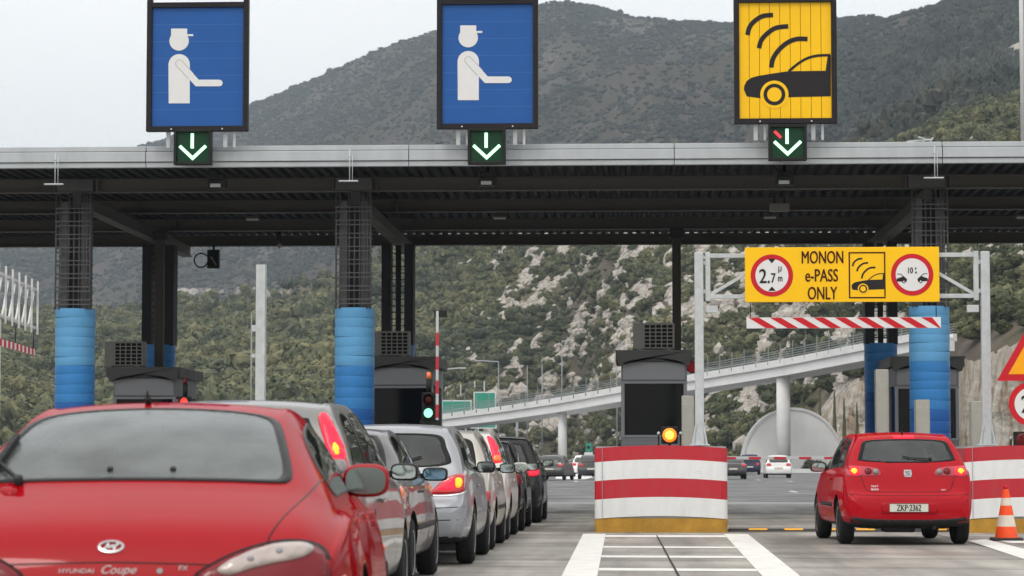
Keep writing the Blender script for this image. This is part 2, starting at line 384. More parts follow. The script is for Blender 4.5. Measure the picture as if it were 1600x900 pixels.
COUPE = [
 (0.00, .30, .56, .62, .53, .62, .52, .565, .58), (0.03, .27, .62, .715, .59, .71, .60, .645, .66), (0.07, .25, .66, .765, .65, .755, .64, .715, .735),
 (0.11, .24, .68, .79, .69, .78, .66, .765, .785), (0.18, .23, .70, .815, .73, .80, .665, .815, .835), (0.28, .22, .71, .835, .765, .815, .66, .855, .875),
 (0.42, .21, .72, .853, .80, .825, .645, .895, .92), (0.60, .20, .73, .868, .825, .828, .63, .945, .975), (0.72, .20, .73, .875, .835, .828, .615, .99, 1.03),
 (0.95, .20, .73, .88, .84, .825, .575, 1.085, 1.135), (1.20, .20, .73, .875, .84, .82, .54, 1.175, 1.225), (1.45, .20, .73, .868, .84, .812, .525, 1.235, 1.28),
 (1.75, .20, .73, .862, .84, .808, .52, 1.265, 1.308), (2.05, .20, .73, .86, .84, .805, .52, 1.262, 1.308), (2.35, .20, .73, .86, .835, .80, .52, 1.225, 1.272),
 (2.60, .20, .73, .86, .83, .80, .54, 1.13, 1.175), (3.10, .20, .73, .86, .82, .80, .66, .91, .945), (3.25, .20, .73, .86, .80, .79, .68, .855, .89),
 (3.70, .20, .72, .845, .74, .77, .64, .77, .81), (4.05, .21, .68, .79, .65, .70, .56, .67, .70), (4.28, .25, .56, .64, .54, .56, .44, .56, .575), (4.34, .30, .46, .52, .48, .48, .36, .50, .505)]

def body_grid(st, sub_y=6, sub_r=5):
    st = np.array(st); ys = st[:, 0]
    q = [ys[0]]
    for a, b in zip(ys[:-1], ys[1:]):
        n = max(2, min(sub_y, int((b - a) / .022) + 1)) if b - a < .3 else sub_y
        q += [a + (b - a) * k / n for k in range(1, n + 1)]
    P = [pchip(ys, st[:, c], q) for c in range(1, 9)]
    rows = []
    for i, y in enumerate(q):
        zb, wl, wm, zs, ws, wt, ze, zt = [p[i] for p in P]
        h = zs - zb
        g = max(0., min(1., (ze - zs - .03) / .12))
        ctrl = [(0, zb), (.55 * wl, zb), (wl, zb + .04 * h), (wl + (wm - wl) * .75, zb + .16 * h), (wm, zb + .45 * h), (wm * .6 + ws * .4, zb + .78 * h), (ws, zs),
                (ws + (wt - ws) * (.16 + .10 * g), zs + (ze - zs) * (.18 + .06 * (1 - g))), (ws + (wt - ws) * .62 + .02 * g, zs + (ze - zs) * .62), (wt, ze), (wt * .86, ze + (zt - ze) * .40), (.5 * wt, ze + (zt - ze) * .82), (0, zt)]
        ext = [(-ctrl[1][0], ctrl[1][1])] + ctrl + [(-ctrl[-2][0], ctrl[-2][1])]
        half = []
        for k in range(1, len(ext) - 2):
            p0, p1, p2, p3 = (Vector(ext[k + j]) for j in (-1, 0, 1, 2))
            for s in range(sub_r):
                t = s / sub_r
                half.append(.5 * ((2 * p1) + (p2 - p0) * t + (2 * p0 - 5 * p1 + 4 * p2 - p3) * t * t + (3 * p1 - p0 - 3 * p2 + p3) * t ** 3))
        half.append(Vector(ctrl[-1]))
        ring = [(p.x, y, p.y) for p in half] + [(-p.x, y, p.y) for p in half[-2:0:-1]]
        rows.append(ring)
    return rows

class Car:
    def __init__(s, name, label, cat, st, paint_m, loc, rz=0., group=None, scale=(1, 1, 1), wheels=(.70, 3.15), wr=.29, track=.735, fine=True, sill=.30, arch=1.13):
        s.root = thing(name, label, cat, loc, rz, group)
        sx, sy, sz = scale
        s.st = [(r[0] * sy, r[1], r[2] * sx, r[3] * sx, r[4] * sz, r[5] * sx, r[6] * sx, r[7] * sz, r[8] * sz) for r in st]
        s.holes = []; rows = body_grid(s.st, 9 if fine else 3, 8 if fine else 3)
        n = len(rows[0]); bm = bmesh.new()
        V = [[bm.verts.new(p) for p in r] for r in rows]
        for A, B in zip(V[:-1], V[1:]):
            for k in range(n): bm.faces.new((A[k], A[(k + 1) % n], B[(k + 1) % n], B[k]))
        bm.faces.new(V[0]); bm.faces.new(V[-1][::-1])
        bmesh.ops.recalc_face_normals(bm, faces=bm.faces)
        s.bvh = BVHTree.FromBMesh(bm)
        me = bpy.data.meshes.new('body'); bm.to_mesh(me); bm.free()
        for f in me.polygons: f.use_smooth = True
        for m in (paint_m, M['plastic'], M['rim_dark']): me.materials.append(m)
        L = s.st[-1][0]; s.L = L
        b = bpy.data.objects.new('body', me); C.objects.link(b)
        s.wheels = wheels; s.wr = wr; s.track = track * sx
        if fine:
            cb = MB()
            for y in wheels:
                for sd in (-1, 1): cb.cyl((sd * (s.track - .16), y, wr + .02), (sd * 1.3, y, wr + .02), wr * arch, 'rim_dark', 40)
            cut = cb.build('cutter')
            for f in cut.data.polygons: f.use_smooth = False
            md = b.modifiers.new('arches', 'BOOLEAN'); md.object = cut; md.solver = 'EXACT'; md.material_mode = 'TRANSFER'
            bpy.context.view_layer.update()
            me2 = bpy.data.meshes.new_from_object(b.evaluated_get(bpy.context.evaluated_depsgraph_get()))
            b.modifiers.clear(); b.data = me2; me2.name = 'body'
            bpy.data.objects.remove(cut); me = me2
        names = [m.name if m else '' for m in me.materials]
        ip = names.index('black_plastic')
        iw = names.index('wheel_well')
        for f in me.polygons:
            if f.material_index != iw and (f.center.z < sill - .04 or (f.normal.z < -.55 and f.center.z < .5)): f.material_index = ip
        b.parent = s.root; s.body = b
        s.wheel_meshes(fine)
    def wheel_meshes(s, fine):
        w = .19 if fine else .17; r = s.wr
        first = None
        for y in s.wheels:
            for sd in (1, -1):
                if first is None:
                    t = MB()
                    t.lathe([(-w / 2 + .01, r * .64), (-w / 2, r * .72), (-w / 2 + .004, r * .9), (-w / 2 + .03, r * .985), (-w / 4, r), (0, r), (w / 4, r), (w / 2 - .03, r * .985), (w / 2 - .004, r * .9), (w / 2, r * .72), (w / 2 - .01, r * .64)], 'X', (0, 0, 0), 'rubber', 36 if fine else 16)
                    first = t.build('wheel', s.root)
                    rm = MB()
                    rm.lathe([(w / 2 - .012, r * .66), (w / 2 - .004, r * .63), (w / 2 - .03, r * .58), (w / 2 - .05, r * .3), (w / 2 - .035, r * .2), (w / 2 - .02, r * .12), (w / 2 - .018, .001)], 'X', (0, 0, 0), 'rim', 30 if fine else 14)
                    if fine:
                        for k in range(5):
                            a = 2 * PI * k / 5
                            ca, sa = math.cos(a), math.sin(a)
                            rm.prism([(ca * r * u - sa * v, sa * r * u + ca * v) for u, v in ((.12, -.03), (.6, -.018), (.6, .018), (.12, .03))], w / 2 - .035, w / 2 - .016, 'rim', 'YZ')
                        for k in range(5):
                            a = 2 * PI * (k + .5) / 5
                            rm.cyl((w / 2 - .04, math.cos(a) * r * .42, math.sin(a) * r * .42), (w / 2 - .028, math.cos(a) * r * .42, math.sin(a) * r * .42), r * .12, 'rim_dark', 10)
                    rim = rm.build('rim', first); o, ri = first, rim
                else:
                    o = first.copy(); C.objects.link(o); ri = rim.copy(); C.objects.link(ri); ri.parent = o
                o.location = (sd * (s.track), y, s.wr); o.rotation_euler = (0, 0, 0 if sd > 0 else PI)
    def hit(s, ax, u, v):
        if ax == 'R': o, d = Vector((u, -3, v)), Vector((0, 1, 0))
        elif ax == 'F': o, d = Vector((u, 12, v)), Vector((0, -1, 0))
        elif ax == 'S+': o, d = Vector((4, u, v)), Vector((-1, 0, 0))
        elif ax == 'S-': o, d = Vector((-4, u, v)), Vector((1, 0, 0))
        else: o, d = Vector((u, v, 6)), Vector((0, 0, -1))
        p, nrm, i, _ = s.bvh.ray_cast(o, d)
        if p is None:
            q = o + d * (3.1 if ax == 'R' else 4.8 if ax[0] == 'S' else 4)
            p, nrm, i, _ = s.bvh.find_nearest(q)
        if nrm.dot(d) > 0: nrm = -nrm
        return p, nrm
    def patch(s, name, poly, ax, m, off=.004, parent=None, res=.035, smooth=True, skirt=.012, n=6, edge=.35):
        pts = catmull(poly, True, n) if smooth else []
        if not smooth:
            for a, b in zip(poly, poly[1:] + poly[:1]):
                k = max(1, int(math.dist(a, b) / res)); pts += [(a[0] + (b[0] - a[0]) * j / k, a[1] + (b[1] - a[1]) * j / k) for j in range(k)]
        nb = len(pts)
        xs = [p[0] for p in pts]; zs = [p[1] for p in pts]
        def inside(x, z):
            c = False; j = nb - 1
            for i in range(nb):
                if (zs[i] > z) != (zs[j] > z) and x < (xs[j] - xs[i]) * (z - zs[i]) / (zs[j] - zs[i]) + xs[i]: c = not c
                j = i
            return c
        V = [Vector(p) for p in pts]
        nx = int((max(xs) - min(xs)) / res) + 1; nz = int((max(zs) - min(zs)) / res) + 1
        for i in range(1, nx):
            for j in range(1, nz):
                x, z = min(xs) + (max(xs) - min(xs)) * i / nx, min(zs) + (max(zs) - min(zs)) * j / nz
                if inside(x, z) and min((abs(x - a) + abs(z - b)) for a, b in pts) > res * .45: V.append(Vector((x, z)))
        r = delaunay_2d_cdt(V, [(i, (i + 1) % nb) for i in range(nb)], [], 1, 1e-6)
        vo, fo = r[0], r[2]
        cnt = {}
        for f in fo:
            for a, b in zip(f, f[1:] + f[:1]): cnt[frozenset((a, b))] = cnt.get(frozenset((a, b)), 0) + 1
        bedge = {v for e, k in cnt.items() if k == 1 for v in e}
        bm = bmesh.new(); bv = []; nr = []
        for i, p in enumerate(vo):
            q, nn = s.hit(ax, p.x, p.y); nr.append(nn)
            bv.append(bm.verts.new(q + nn * (off * edge if i in bedge else off)))
        for f in fo:
            try: bm.faces.new([bv[i] for i in f])
            except ValueError: pass
        bm.faces.ensure_lookup_table(); bm.normal_update()
        tot = sum(f.normal.dot(nr[fo[k][0]]) * f.calc_area() for k, f in enumerate(bm.faces) if k < len(fo))
        if tot < 0: bmesh.ops.reverse_faces(bm, faces=bm.faces)
        if skirt:
            low = {i: bm.verts.new(bv[i].co - nr[i] * skirt) for i in bedge}
            for f in list(fo):
                for a, b in zip(f, f[1:] + f[:1]):
                    if cnt[frozenset((a, b))] == 1:
                        fa = (bv[b], bv[a], low[a], low[b]) if tot >= 0 else (bv[a], bv[b], low[b], low[a])
                        bm.faces.new(fa)
        me = bpy.data.meshes.new(name); bm.to_mesh(me); bm.free()
        for f in me.polygons: f.use_smooth = True
        me.materials.append(M[m] if isinstance(m, str) else m)
        o = bpy.data.objects.new(name, me); C.objects.link(o); o.parent = parent or s.root
        return o
    def opening(s, name, poly, ax, m, k_seal=.92, k_hole=.955, off=.005, n=6, parent=None):
        """a window: hole in the body, dark seal ring, thin pane"""
        pts = catmull(poly, True, n); c = (sum(p[0] for p in pts) / len(pts), sum(p[1] for p in pts) / len(pts))
        sc = lambda k: [(c[0] + (x - c[0]) * k, c[1] + (z - c[1]) * k) for x, z in pts]
        s.holes.append((ax, sc(k_hole)))
        bm = bmesh.new(); loops = []
        for k, d in ((1.0, .0005), (.995, off), ((1 + k_seal) / 2, off), (k_seal, off - .001), (k_seal, -.012)):
            loops.append([bm.verts.new(p + nn * d) for p, nn in (s.hit(ax, *q) for q in sc(k))])
        for A, B in zip(loops[:-1], loops[1:]):
            for i in range(len(A)): bm.faces.new((A[i], A[(i + 1) % len(A)], B[(i + 1) % len(A)], B[i]))
        bmesh.ops.recalc_face_normals(bm, faces=bm.faces)
        me = bpy.data.meshes.new('window_seal'); bm.to_mesh(me); bm.free(); me.materials.append(M['seal'])
        for f in me.polygons: f.use_smooth = True
        ring = bpy.data.objects.new('window_seal', me); C.objects.link(ring)
        pane = s.patch(name, sc((k_seal + 1) / 2), ax, m, off - .003, smooth=False, skirt=0, res=.06, edge=1., parent=parent)
        ring.parent = pane
        return pane
    def cut(s):
        me = s.body.data; n = len(me.polygons); c = np.empty(n * 3); me.polygons.foreach_get('center', c); c = c.reshape(-1, 3)
        dead = np.zeros(n, bool)
        for ax, poly in s.holes:
            if ax == 'R': u, v, ok = c[:, 0], c[:, 2], c[:, 1] < s.L * .5
            elif ax == 'F': u, v, ok = c[:, 0], c[:, 2], c[:, 1] > s.L * .5
            elif ax == 'T': u, v, ok = c[:, 0], c[:, 1], c[:, 2] > .8
            else: u, v, ok = c[:, 1], c[:, 2], (c[:, 0] > .3) if ax == 'S+' else (c[:, 0] < -.3)
            ins = np.zeros(n, bool)
            for (x0, z0), (x1, z1) in zip(poly, poly[1:] + poly[:1]):
                if z0 != z1: ins ^= ((z0 > v) != (z1 > v)) & (u < (x1 - x0) * (v - z0) / (z1 - z0) + x0)
            dead |= ins & ok
        bm = bmesh.new(); bm.from_mesh(me); bm.faces.ensure_lookup_table()
        bmesh.ops.delete(bm, geom=[bm.faces[i] for i in np.nonzero(dead)[0]], context='FACES'); bm.to_mesh(me); bm.free()
    def interior(s, belt=.92, head=1.12, y_f=2.05, y_r=1.05, shelf=(.45, .95), shelf_z=None):
        L = s.L; b = MB()
        b.box((0, (.62 + L - 1.15) / 2, .42), (1.30, L - 1.8, .24), 'trim', .03)
        b.box((0, L - 1.22, belt - .12), (1.36, .42, .26), 'trim', .06)
        if shelf: b.box((0, sum(shelf) / 2, (shelf_z or belt - .06)), (1.16, shelf[1] - shelf[0], .03), 'trim', .008)
        b.build('cabin_floor', s.root)
        for x in (-.36, .36):
            b = MB(); b.box((x, y_f + .22, .58), (.48, .5, .14), 'seat_cloth', .05); b.box((x, y_f - .08, .82), (.46, .14, .52), 'seat_cloth', .05, Matrix.Rotation(.18, 3, 'X'))
            b.box((x, y_f - .16, head), (.25, .09, .16), 'seat_cloth', .035); b.cyl((x - .06, y_f - .15, head - .2), (x - .06, y_f - .15, head), .008, 'chrome', 6); b.cyl((x + .06, y_f - .15, head - .2), (x + .06, y_f - .15, head), .008, 'chrome', 6)
            b.build('front_seat', s.root)
        b = MB(); b.box((0, y_r + .2, .56), (1.2, .5, .14), 'seat_cloth', .05); b.box((0, y_r - .05, .78), (1.2, .13, .46), 'seat_cloth', .05, Matrix.Rotation(.2, 3, 'X'))
        for x in (-.36, .36): b.box((x, y_r - .11, min(belt + .12, head - .02)), (.26, .08, .12), 'seat_cloth', .03)
        b.build('rear_bench', s.root)
        b = MB(); b.lathe([(-.012, .175), (0, .19), (.012, .175), (0, .165), (-.012, .175)], 'Y', (-.36, L - 1.5, belt - .02), 'trim', 24, cap=False); b.build('steering_wheel', s.root)
    def line(s, name, pts, ax, m='seal', w=.008, off=.0018, parent=None, smooth=True):
        pts = catmull(pts, False, 8) if smooth else pts
        bm = bmesh.new(); prev = None
        P = [s.hit(ax, *p) for p in pts]
        for i, (p, nn) in enumerate(P):
            d = (P[min(i + 1, len(P) - 1)][0] - P[max(i - 1, 0)][0]); side = nn.cross(d).normalized() * w / 2
            a, b = bm.verts.new(p + side + nn * off), bm.verts.new(p - side + nn * off)
            if prev: bm.faces.new((prev[0], prev[1], b, a))
            prev = (a, b)
        me = bpy.data.meshes.new(name); bm.to_mesh(me); bm.free(); me.materials.append(M[m])
        o = bpy.data.objects.new(name, me); C.objects.link(o); o.parent = parent or s.body
        return o
    def mirror(s, y, z, w=.20, h=.125, m_house='plastic', m_glass='mirror_glass', sides=(1, -1), out=.0, rnd=.52):
        for sd in sides:
            p, _ = s.hit('S+' if sd > 0 else 'S-', y + .04, z - .02)
            x = abs(p.x) + w / 2 + .03 + out
            mb = MB()
            mb.sph((sd * x, y, z), (w / 2, .075, h / 2), m_house, 3, rnd)
            mb.bar((sd * (abs(p.x) - .03), y + .05, z - .02), (sd * (x - w * .3), y + .02, z - .01), .05, .045, m_house, .012)
            ho = mb.build('mirror', s.root)
            g = MB(); outline = [(sd * x + (w * .5 - .016) * math.copysign(abs(math.cos(t)) ** rnd, math.cos(t)), z + (h * .5 - .015) * math.copysign(abs(math.sin(t)) ** rnd, math.sin(t))) for t in [2 * PI * k / 28 for k in range(28)]]
            g.prism(outline, y - .0785, y - .066, m_glass); g.build('mirror_glass', ho)
    def wiper(s, pts, ax='R', w=.014):
        mb = MB(); P = [s.hit(ax, *p) for p in pts]
        Q = [p + n * .022 for p, n in P]
        for a, b in zip(Q[:-1], Q[1:]): mb.bar(a, b, w, .014, 'plastic')
        mb.cyl(P[0][0] - P[0][1] * .01, P[0][0] + P[0][1] * .035, .018, 'plastic', 10)
        return mb.build('wiper', s.root)
    def antenna(s, x, y, ln=.35, lean=-.5):
        p, _ = s.hit('T', x, y); mb = MB()
        mb.cyl(p, p + Vector((0, -.03, .03)), .014, 'plastic', 8); mb.cyl(p + Vector((0, -.03, .03)), p + Vector((0, -.03 + lean * ln, .03 + ln * .8)), .004, 'plastic', 6)
        return mb.build('antenna', s.root)
    def sides(s, polys, m='glass', seal=True):
        for ax in ('S+', 'S-'):
            for k, poly in enumerate(polys):
                if len(s.holes) >= 0 and m == 'glass': s.patch('side_window', poly, ax, m, .003, res=.06, n=4)
                else: s.opening('side_window', poly, ax, m, .93, .96, n=4)
    def side_trim(s, z=.55, y0=.95, y1=2.9):
        for ax in ('S+', 'S-'):
            s.patch('door_moulding', [(y0, z - .025), (y1, z - .025), (y1, z + .025), (y0, z + .025)], ax, 'plastic', .010, smooth=False, res=.12)
    def handles(s, ys, z, m):
        for sd, ax in ((1, 'S+'), (-1, 'S-')):
            for y in ys:
                p, n = s.hit(ax, y, z); mb = MB(); mb.box(p + n * .02, (.025, .17, .03), m, .008); mb.build('door_handle', s.root)
    def doorlines(s, ys, z0, z1, lean=0.):
        for ax in ('S+', 'S-'):
            for y in ys: s.line('door_gap', [(y, z0), (y - .02, (z0 + z1) / 2), (y + lean, z1)], ax, w=.007)

def mirrored(poly): return [(-x, z) for x, z in poly][::-1]
# ------------------------------------------------------------------ camera, sky, sun
cam = bpy.data.cameras.new('camera'); camo = bpy.data.objects.new('camera', cam); C.objects.link(camo)
th = math.atan(271 / FPX); ps = math.atan(192 / FPX * math.cos(th))
camo.location = (0, 0, CAMZ); camo.rotation_euler = (PI / 2 + th, 0, ps)
cam.sensor_width = 36; cam.lens = 90; cam.clip_start = .1; cam.clip_end = 12000
cam.dof.use_dof = True; cam.dof.focus_distance = 37; cam.dof.aperture_fstop = 6.6
SC.camera = camo

SUN_EL, SUN_AZ = math.radians(52), math.radians(205)     # azimuth from +Y, clockwise: behind the camera, a little to its left
w = bpy.data.worlds.new('World'); SC.world = w; w.use_nodes = True
N, L = w.node_tree.nodes, w.node_tree.links
bg = N['Background']; out = N['World Output']
sky = N.new('ShaderNodeTexSky'); sky.sky_type = 'NISHITA'; sky.sun_disc = False
sky.sun_elevation = SUN_EL; sky.sun_rotation = SUN_AZ; sky.dust_density = 4
L.new(sky.outputs[0], bg.inputs[0]); bg.inputs[1].default_value = .05  # clear-sky share behind the overcast
tc = N.new('ShaderNodeTexCoord'); sp = N.new('ShaderNodeSeparateXYZ'); L.new(tc.outputs['Generated'], sp.inputs[0])
mr = N.new('ShaderNodeMapRange'); L.new(sp.outputs[2], mr.inputs[0])
mr.inputs[1].default_value = 0; mr.inputs[2].default_value = 1; mr.inputs[3].default_value = .90; mr.inputs[4].default_value = 1.75
nz = N.new('ShaderNodeTexNoise'); nz.inputs['Scale'].default_value = 3.5; nz.inputs['Detail'].default_value = 5
mp = N.new('ShaderNodeMapping'); mp.inputs['Scale'].default_value = (1, 1, 3.5); L.new(tc.outputs['Generated'], mp.inputs[0]); L.new(mp.outputs[0], nz.inputs['Vector'])
mr2 = N.new('ShaderNodeMapRange'); L.new(nz.outputs[0], mr2.inputs[0])
mr2.inputs[1].default_value = .3; mr2.inputs[2].default_value = .7; mr2.inputs[3].default_value = .95; mr2.inputs[4].default_value = 1.05
mu = N.new('ShaderNodeMath'); mu.operation = 'MULTIPLY'; L.new(mr.outputs[0], mu.inputs[0]); L.new(mr2.outputs[0], mu.inputs[1])
bg2 = N.new('ShaderNodeBackground'); bg2.inputs[0].default_value = (1.0, .965, .91, 1); L.new(mu.outputs[0], bg2.inputs[1])
ad = N.new('ShaderNodeAddShader'); L.new(bg.outputs[0], ad.inputs[0]); L.new(bg2.outputs[0], ad.inputs[1]); L.new(ad.outputs[0], out.inputs[0])
sl = bpy.data.lights.new('sun', 'SUN'); sl.energy = .7; sl.angle = math.radians(14); sl.color = (1, .97, .92)
so = bpy.data.objects.new('sun', sl); C.objects.link(so)
sd = Vector((math.sin(SUN_AZ) * math.cos(SUN_EL), math.cos(SUN_AZ) * math.cos(SUN_EL), math.sin(SUN_EL)))
so.rotation_euler = sd.to_track_quat('Z', 'Y').to_euler()
SC.view_settings.view_transform = 'Standard'; SC.view_settings.look = 'None'; SC.view_settings.exposure = 0; SC.view_settings.gamma = 1
SC.render.engine = 'CYCLES'
SC.cycles.use_denoising = True; SC.cycles.max_bounces = 6; SC.cycles.volume_bounces = 0; SC.cycles.transparent_max_bounces = 12
SC.cycles.sample_clamp_indirect = 4

# ------------------------------------------------------------------ ground sheets
def ground_mat(name, base, streak, scale, dark):
    m, N, L, b = new_mat(name)
    tc = N.new('ShaderNodeTexCoord')
    def noise(sc, mapscale, det=6):
        mp = N.new('ShaderNodeMapping'); mp.inputs['Scale'].default_value = mapscale; L.new(tc.outputs['Object'], mp.inputs[0])
        n = N.new('ShaderNodeTexNoise'); n.inputs['Scale'].default_value = sc; n.inputs['Detail'].default_value = det; n.inputs['Roughness'].default_value = .6
        L.new(mp.outputs[0], n.inputs['Vector']); return n.outputs[0]
    def rng(s, a, bb, c, d):
        r = N.new('ShaderNodeMapRange'); r.inputs[1].default_value = a; r.inputs[2].default_value = bb; r.inputs[3].default_value = c; r.inputs[4].default_value = d
        L.new(s, r.inputs[0]); return r.outputs[0]
    def mul(a, c):
        q = N.new('ShaderNodeMath'); q.operation = 'MULTIPLY'; L.new(a, q.inputs[0]); L.new(c, q.inputs[1]); return q.outputs[0]
    f = mul(rng(noise(scale, (1, 1, 1)), .3, .7, 1 - dark, 1 + dark), rng(noise(1.1, (1.1, .10, 1)), .35, .65, 1 - streak, 1 + streak * .6))
    f = mul(f, rng(noise(60, (1, 1, 1), 3), .2, .8, .85, 1.15))
    f = mul(f, rng(noise(.7, (.18, 1.3, 1)), .38, .62, 1 - streak * .7, 1 + streak * .5))
    v = N.new('ShaderNodeVectorMath'); v.operation = 'SCALE'; v.inputs[0].default_value = base; L.new(f, v.inputs['Scale'])
    L.new(v.outputs[0], b.inputs['Base Color'])
    L.new(rng(noise(.5, (1, .5, 1)), .35, .65, .42, .8), b.inputs['Roughness'])
    bp = N.new('ShaderNodeBump'); bp.inputs['Strength'].default_value = .35; bp.inputs['Distance'].default_value = .01
    L.new(noise(70, (1, 1, 1), 3), bp.inputs['Height']); L.new(bp.outputs[0], b.inputs['Normal'])
    return m
M['slab'] = ground_mat('concrete_paving', (.25, .235, .21), .42, .6, .26)
M['asphalt'] = ground_mat('asphalt', (.082, .083, .086), .18, .25, .18)
M['earth'] = ground_mat('earth', (.12, .105, .075), .1, .2, .35)
M['road_paint'] = mat('road_paint', (.60, .60, .57), .7, var=.16, vscale=3.5, bump=.2, bscale=50)
M['crack'] = mat('joint_tar', (.035, .034, .032), .8)

def sheet(name, poly, z, m, label=None):
    b = MB(); f = b.bm.faces.new([b.bm.verts.new((x, y, z)) for x, y in poly])
    b._fin([f], m); bmesh.ops.recalc_face_normals(b.bm, faces=[f])
    if f.normal.z < 0: f.normal_flip()
    return structure(b.build(name), label)
sheet('ground', [(-4000, -300), (4000, -300), (4000, 5000), (-4000, 5000)], -.03, 'earth')
sheet('asphalt_road', [(-70, 67), (70, 67), (70, 235), (45, 262), (22, 300), (6, 400), (-70, 420)], -.008, 'asphalt')
sheet('concrete_road', [(-60, -30), (60, -30), (60, 67.2), (-60, 67.2)], 0, 'slab')
sheet('pale_pavement_strip', [(-60, 63.2), (60, 63.2), (60, 66.2), (-60, 66.2)], .004, 'concrete_grey')
def gp(px, py): d = ray(px, py); return (-CAMZ * d[0] / d[2], -CAMZ * d[1] / d[2])
# painted chevron nose in front of the crash drum
mk = MB()
def flat(b, poly, z, m='road_paint'):
    f = b.bm.faces.new([b.bm.verts.new((x, y, z)) for x, y in poly]); f.normal_update()
    if f.normal.z < 0: f.normal_flip()
    b._fin([f], m)
flat(mk, [(-.76, 37.6), (-.43, 37.6), (-.33, 20), (-.66, 20)], .004)
flat(mk, [(1.29, 37.6), (1.64, 37.6), (1.49, 20), (1.14, 20)], .004)
flat(mk, [(-.43, 37.0), (1.29, 37.0), (1.28, 36.0), (-.425, 36.0)], .004)
for y in (31.8, 28.6, 25.2, 22.):
    k = (37.6 - y) / 17.6
    flat(mk, [(-.43 + .10 * k, y + .40), (1.29 - .15 * k, y + .25), (1.285 - .15 * k, y - .35), (-.425 + .10 * k, y - .20)], .004)
structure(mk.build('road_marking'), 'white hatched chevron lines painted in front of the striped drum')
mk = MB(); flat(mk, [gp(1513, 845), gp(1540, 843), gp(1640, 868), gp(1600, 874)], .004); flat(mk, [gp(1560, 845), gp(1700, 846), gp(1700, 850), gp(1580, 849)], .0045)
structure(mk.build('road_marking'), 'white lines painted beside the traffic cone')
mk = MB()
for k, (px, py) in enumerate([(1185, 750), (1235, 752), (900, 752), (960, 752), (1240, 768), (1130, 745)]):
    x, y = gp(px, py); flat(mk, [(x - .08, y - 2), (x + .08, y - 2), (x + .08, y + 2), (x - .08, y + 2)], -.004)
structure(mk.build('road_marking'), 'broken white lane lines on the dark asphalt beyond the toll plaza')
jb = MB()
flat(jb, [(.30, 36.8), (.318, 36.8), (.44, 20), (.415, 20)], .0075, 'crack')
for y in (44.5, 28.2, 20.5, 13.): flat(jb, [(1.64 if y < 40 else -30, y), (30, y), (30, y + .03), (1.64 if y < 40 else -30, y + .03)], .003, 'crack')
for x in (-4.2, 4.35): flat(jb, [(x, 5), (x + .02, 5), (x + .02, 66), (x, 66)], .003, 'crack')
structure(jb.build('pavement_joint'))

# ------------------------------------------------------------------ toll canopy
FY = 47.4
cn = thing('toll_canopy', 'long grey toll plaza canopy with ribbed fascia over dark steel beams', 'canopy', (0, FY, .045))
def lb(): return MB()
XL, XR = -24., 20.
b = lb()
for z0, z1, dy in ((6.52, 6.615, .0), (6.625, 6.815, .035), (6.825, 6.92, .0)):
    x = XL
    while x < XR:
        x1 = min(x + 4.95, XR); b.box(((x + x1) / 2, .06 - dy, (z0 + z1) / 2), (x1 - x - .012, .1, z1 - z0), 'fascia', .012); x = x1
b.box(((XL + XR) / 2, .14, 6.72), (XR - XL, .04, .39), 'fascia')
b.build('fascia', cn)
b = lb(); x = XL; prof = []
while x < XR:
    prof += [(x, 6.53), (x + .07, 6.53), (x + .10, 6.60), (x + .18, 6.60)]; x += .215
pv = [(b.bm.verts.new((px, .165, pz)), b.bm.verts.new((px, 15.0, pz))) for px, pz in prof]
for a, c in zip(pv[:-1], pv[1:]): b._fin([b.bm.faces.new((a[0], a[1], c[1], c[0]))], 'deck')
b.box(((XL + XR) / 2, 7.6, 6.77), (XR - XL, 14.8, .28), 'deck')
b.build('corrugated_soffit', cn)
for k, y in enumerate((2.0, 6.2, 10.4, 14.5)):
    b = lb()
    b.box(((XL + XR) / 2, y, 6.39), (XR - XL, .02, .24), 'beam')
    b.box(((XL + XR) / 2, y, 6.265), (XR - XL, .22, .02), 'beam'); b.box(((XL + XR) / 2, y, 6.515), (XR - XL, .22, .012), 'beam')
    for cx in (-10.89, -5.42, 5.65):
        for q in (-.42, .42): b.box((cx + q, y - .06, 6.39), (.03, .1, .235), 'beam')
    b.build('cross_beam', cn)
for cx in (-10.89, -5.42, 5.65):
    b = lb(); b.box((cx, 8.2, 6.13), (.16, 12.4, .24), 'beam'); b.box((cx, 8.2, 6.0), (.26, 12.4, .02), 'beam'); b.build('longitudinal_beam', cn)
    b = lb(); b.box((cx - .02, 1.97, 6.4), (.72, .14, .24), 'lattice', .01); b.build('beam_splice', cn)

def hanger(px, py):
    Y = FY - .12; x, z = X_(px, Y), Z_(py, Y)
    t = thing('antenna_bracket', '', 'antenna', (x, Y, Z_(py, Y, px)))
    b = lb(); b.box((0, 0, 0), (.36, .1, .025), 'galv', .006); b.build('antenna_plate', t)
    b = lb(); b.cyl((.02, 0, .01), (.02, 0, .60), .010, 'galv', 8); b.cyl((.07, .02, .01), (.07, .02, .5), .007, 'galv', 8); b.sph((.02, 0, .46), (.02, .02, .03), 'galv', 1); b.build('hanger_rod', t)
    return t
for px, py, lab in ((80, 288, 'thin T-shaped antenna bracket hanging in front of the leftmost lattice column'), (543, 283, 'thin T-shaped antenna bracket hanging in front of the second lattice column'), (1463, 278, 'thin T-shaped antenna bracket hanging in front of the lattice column above the yellow gantry board')):
    tag(hanger(px, py), lab, 'antenna', 'antenna brackets along the canopy fascia')
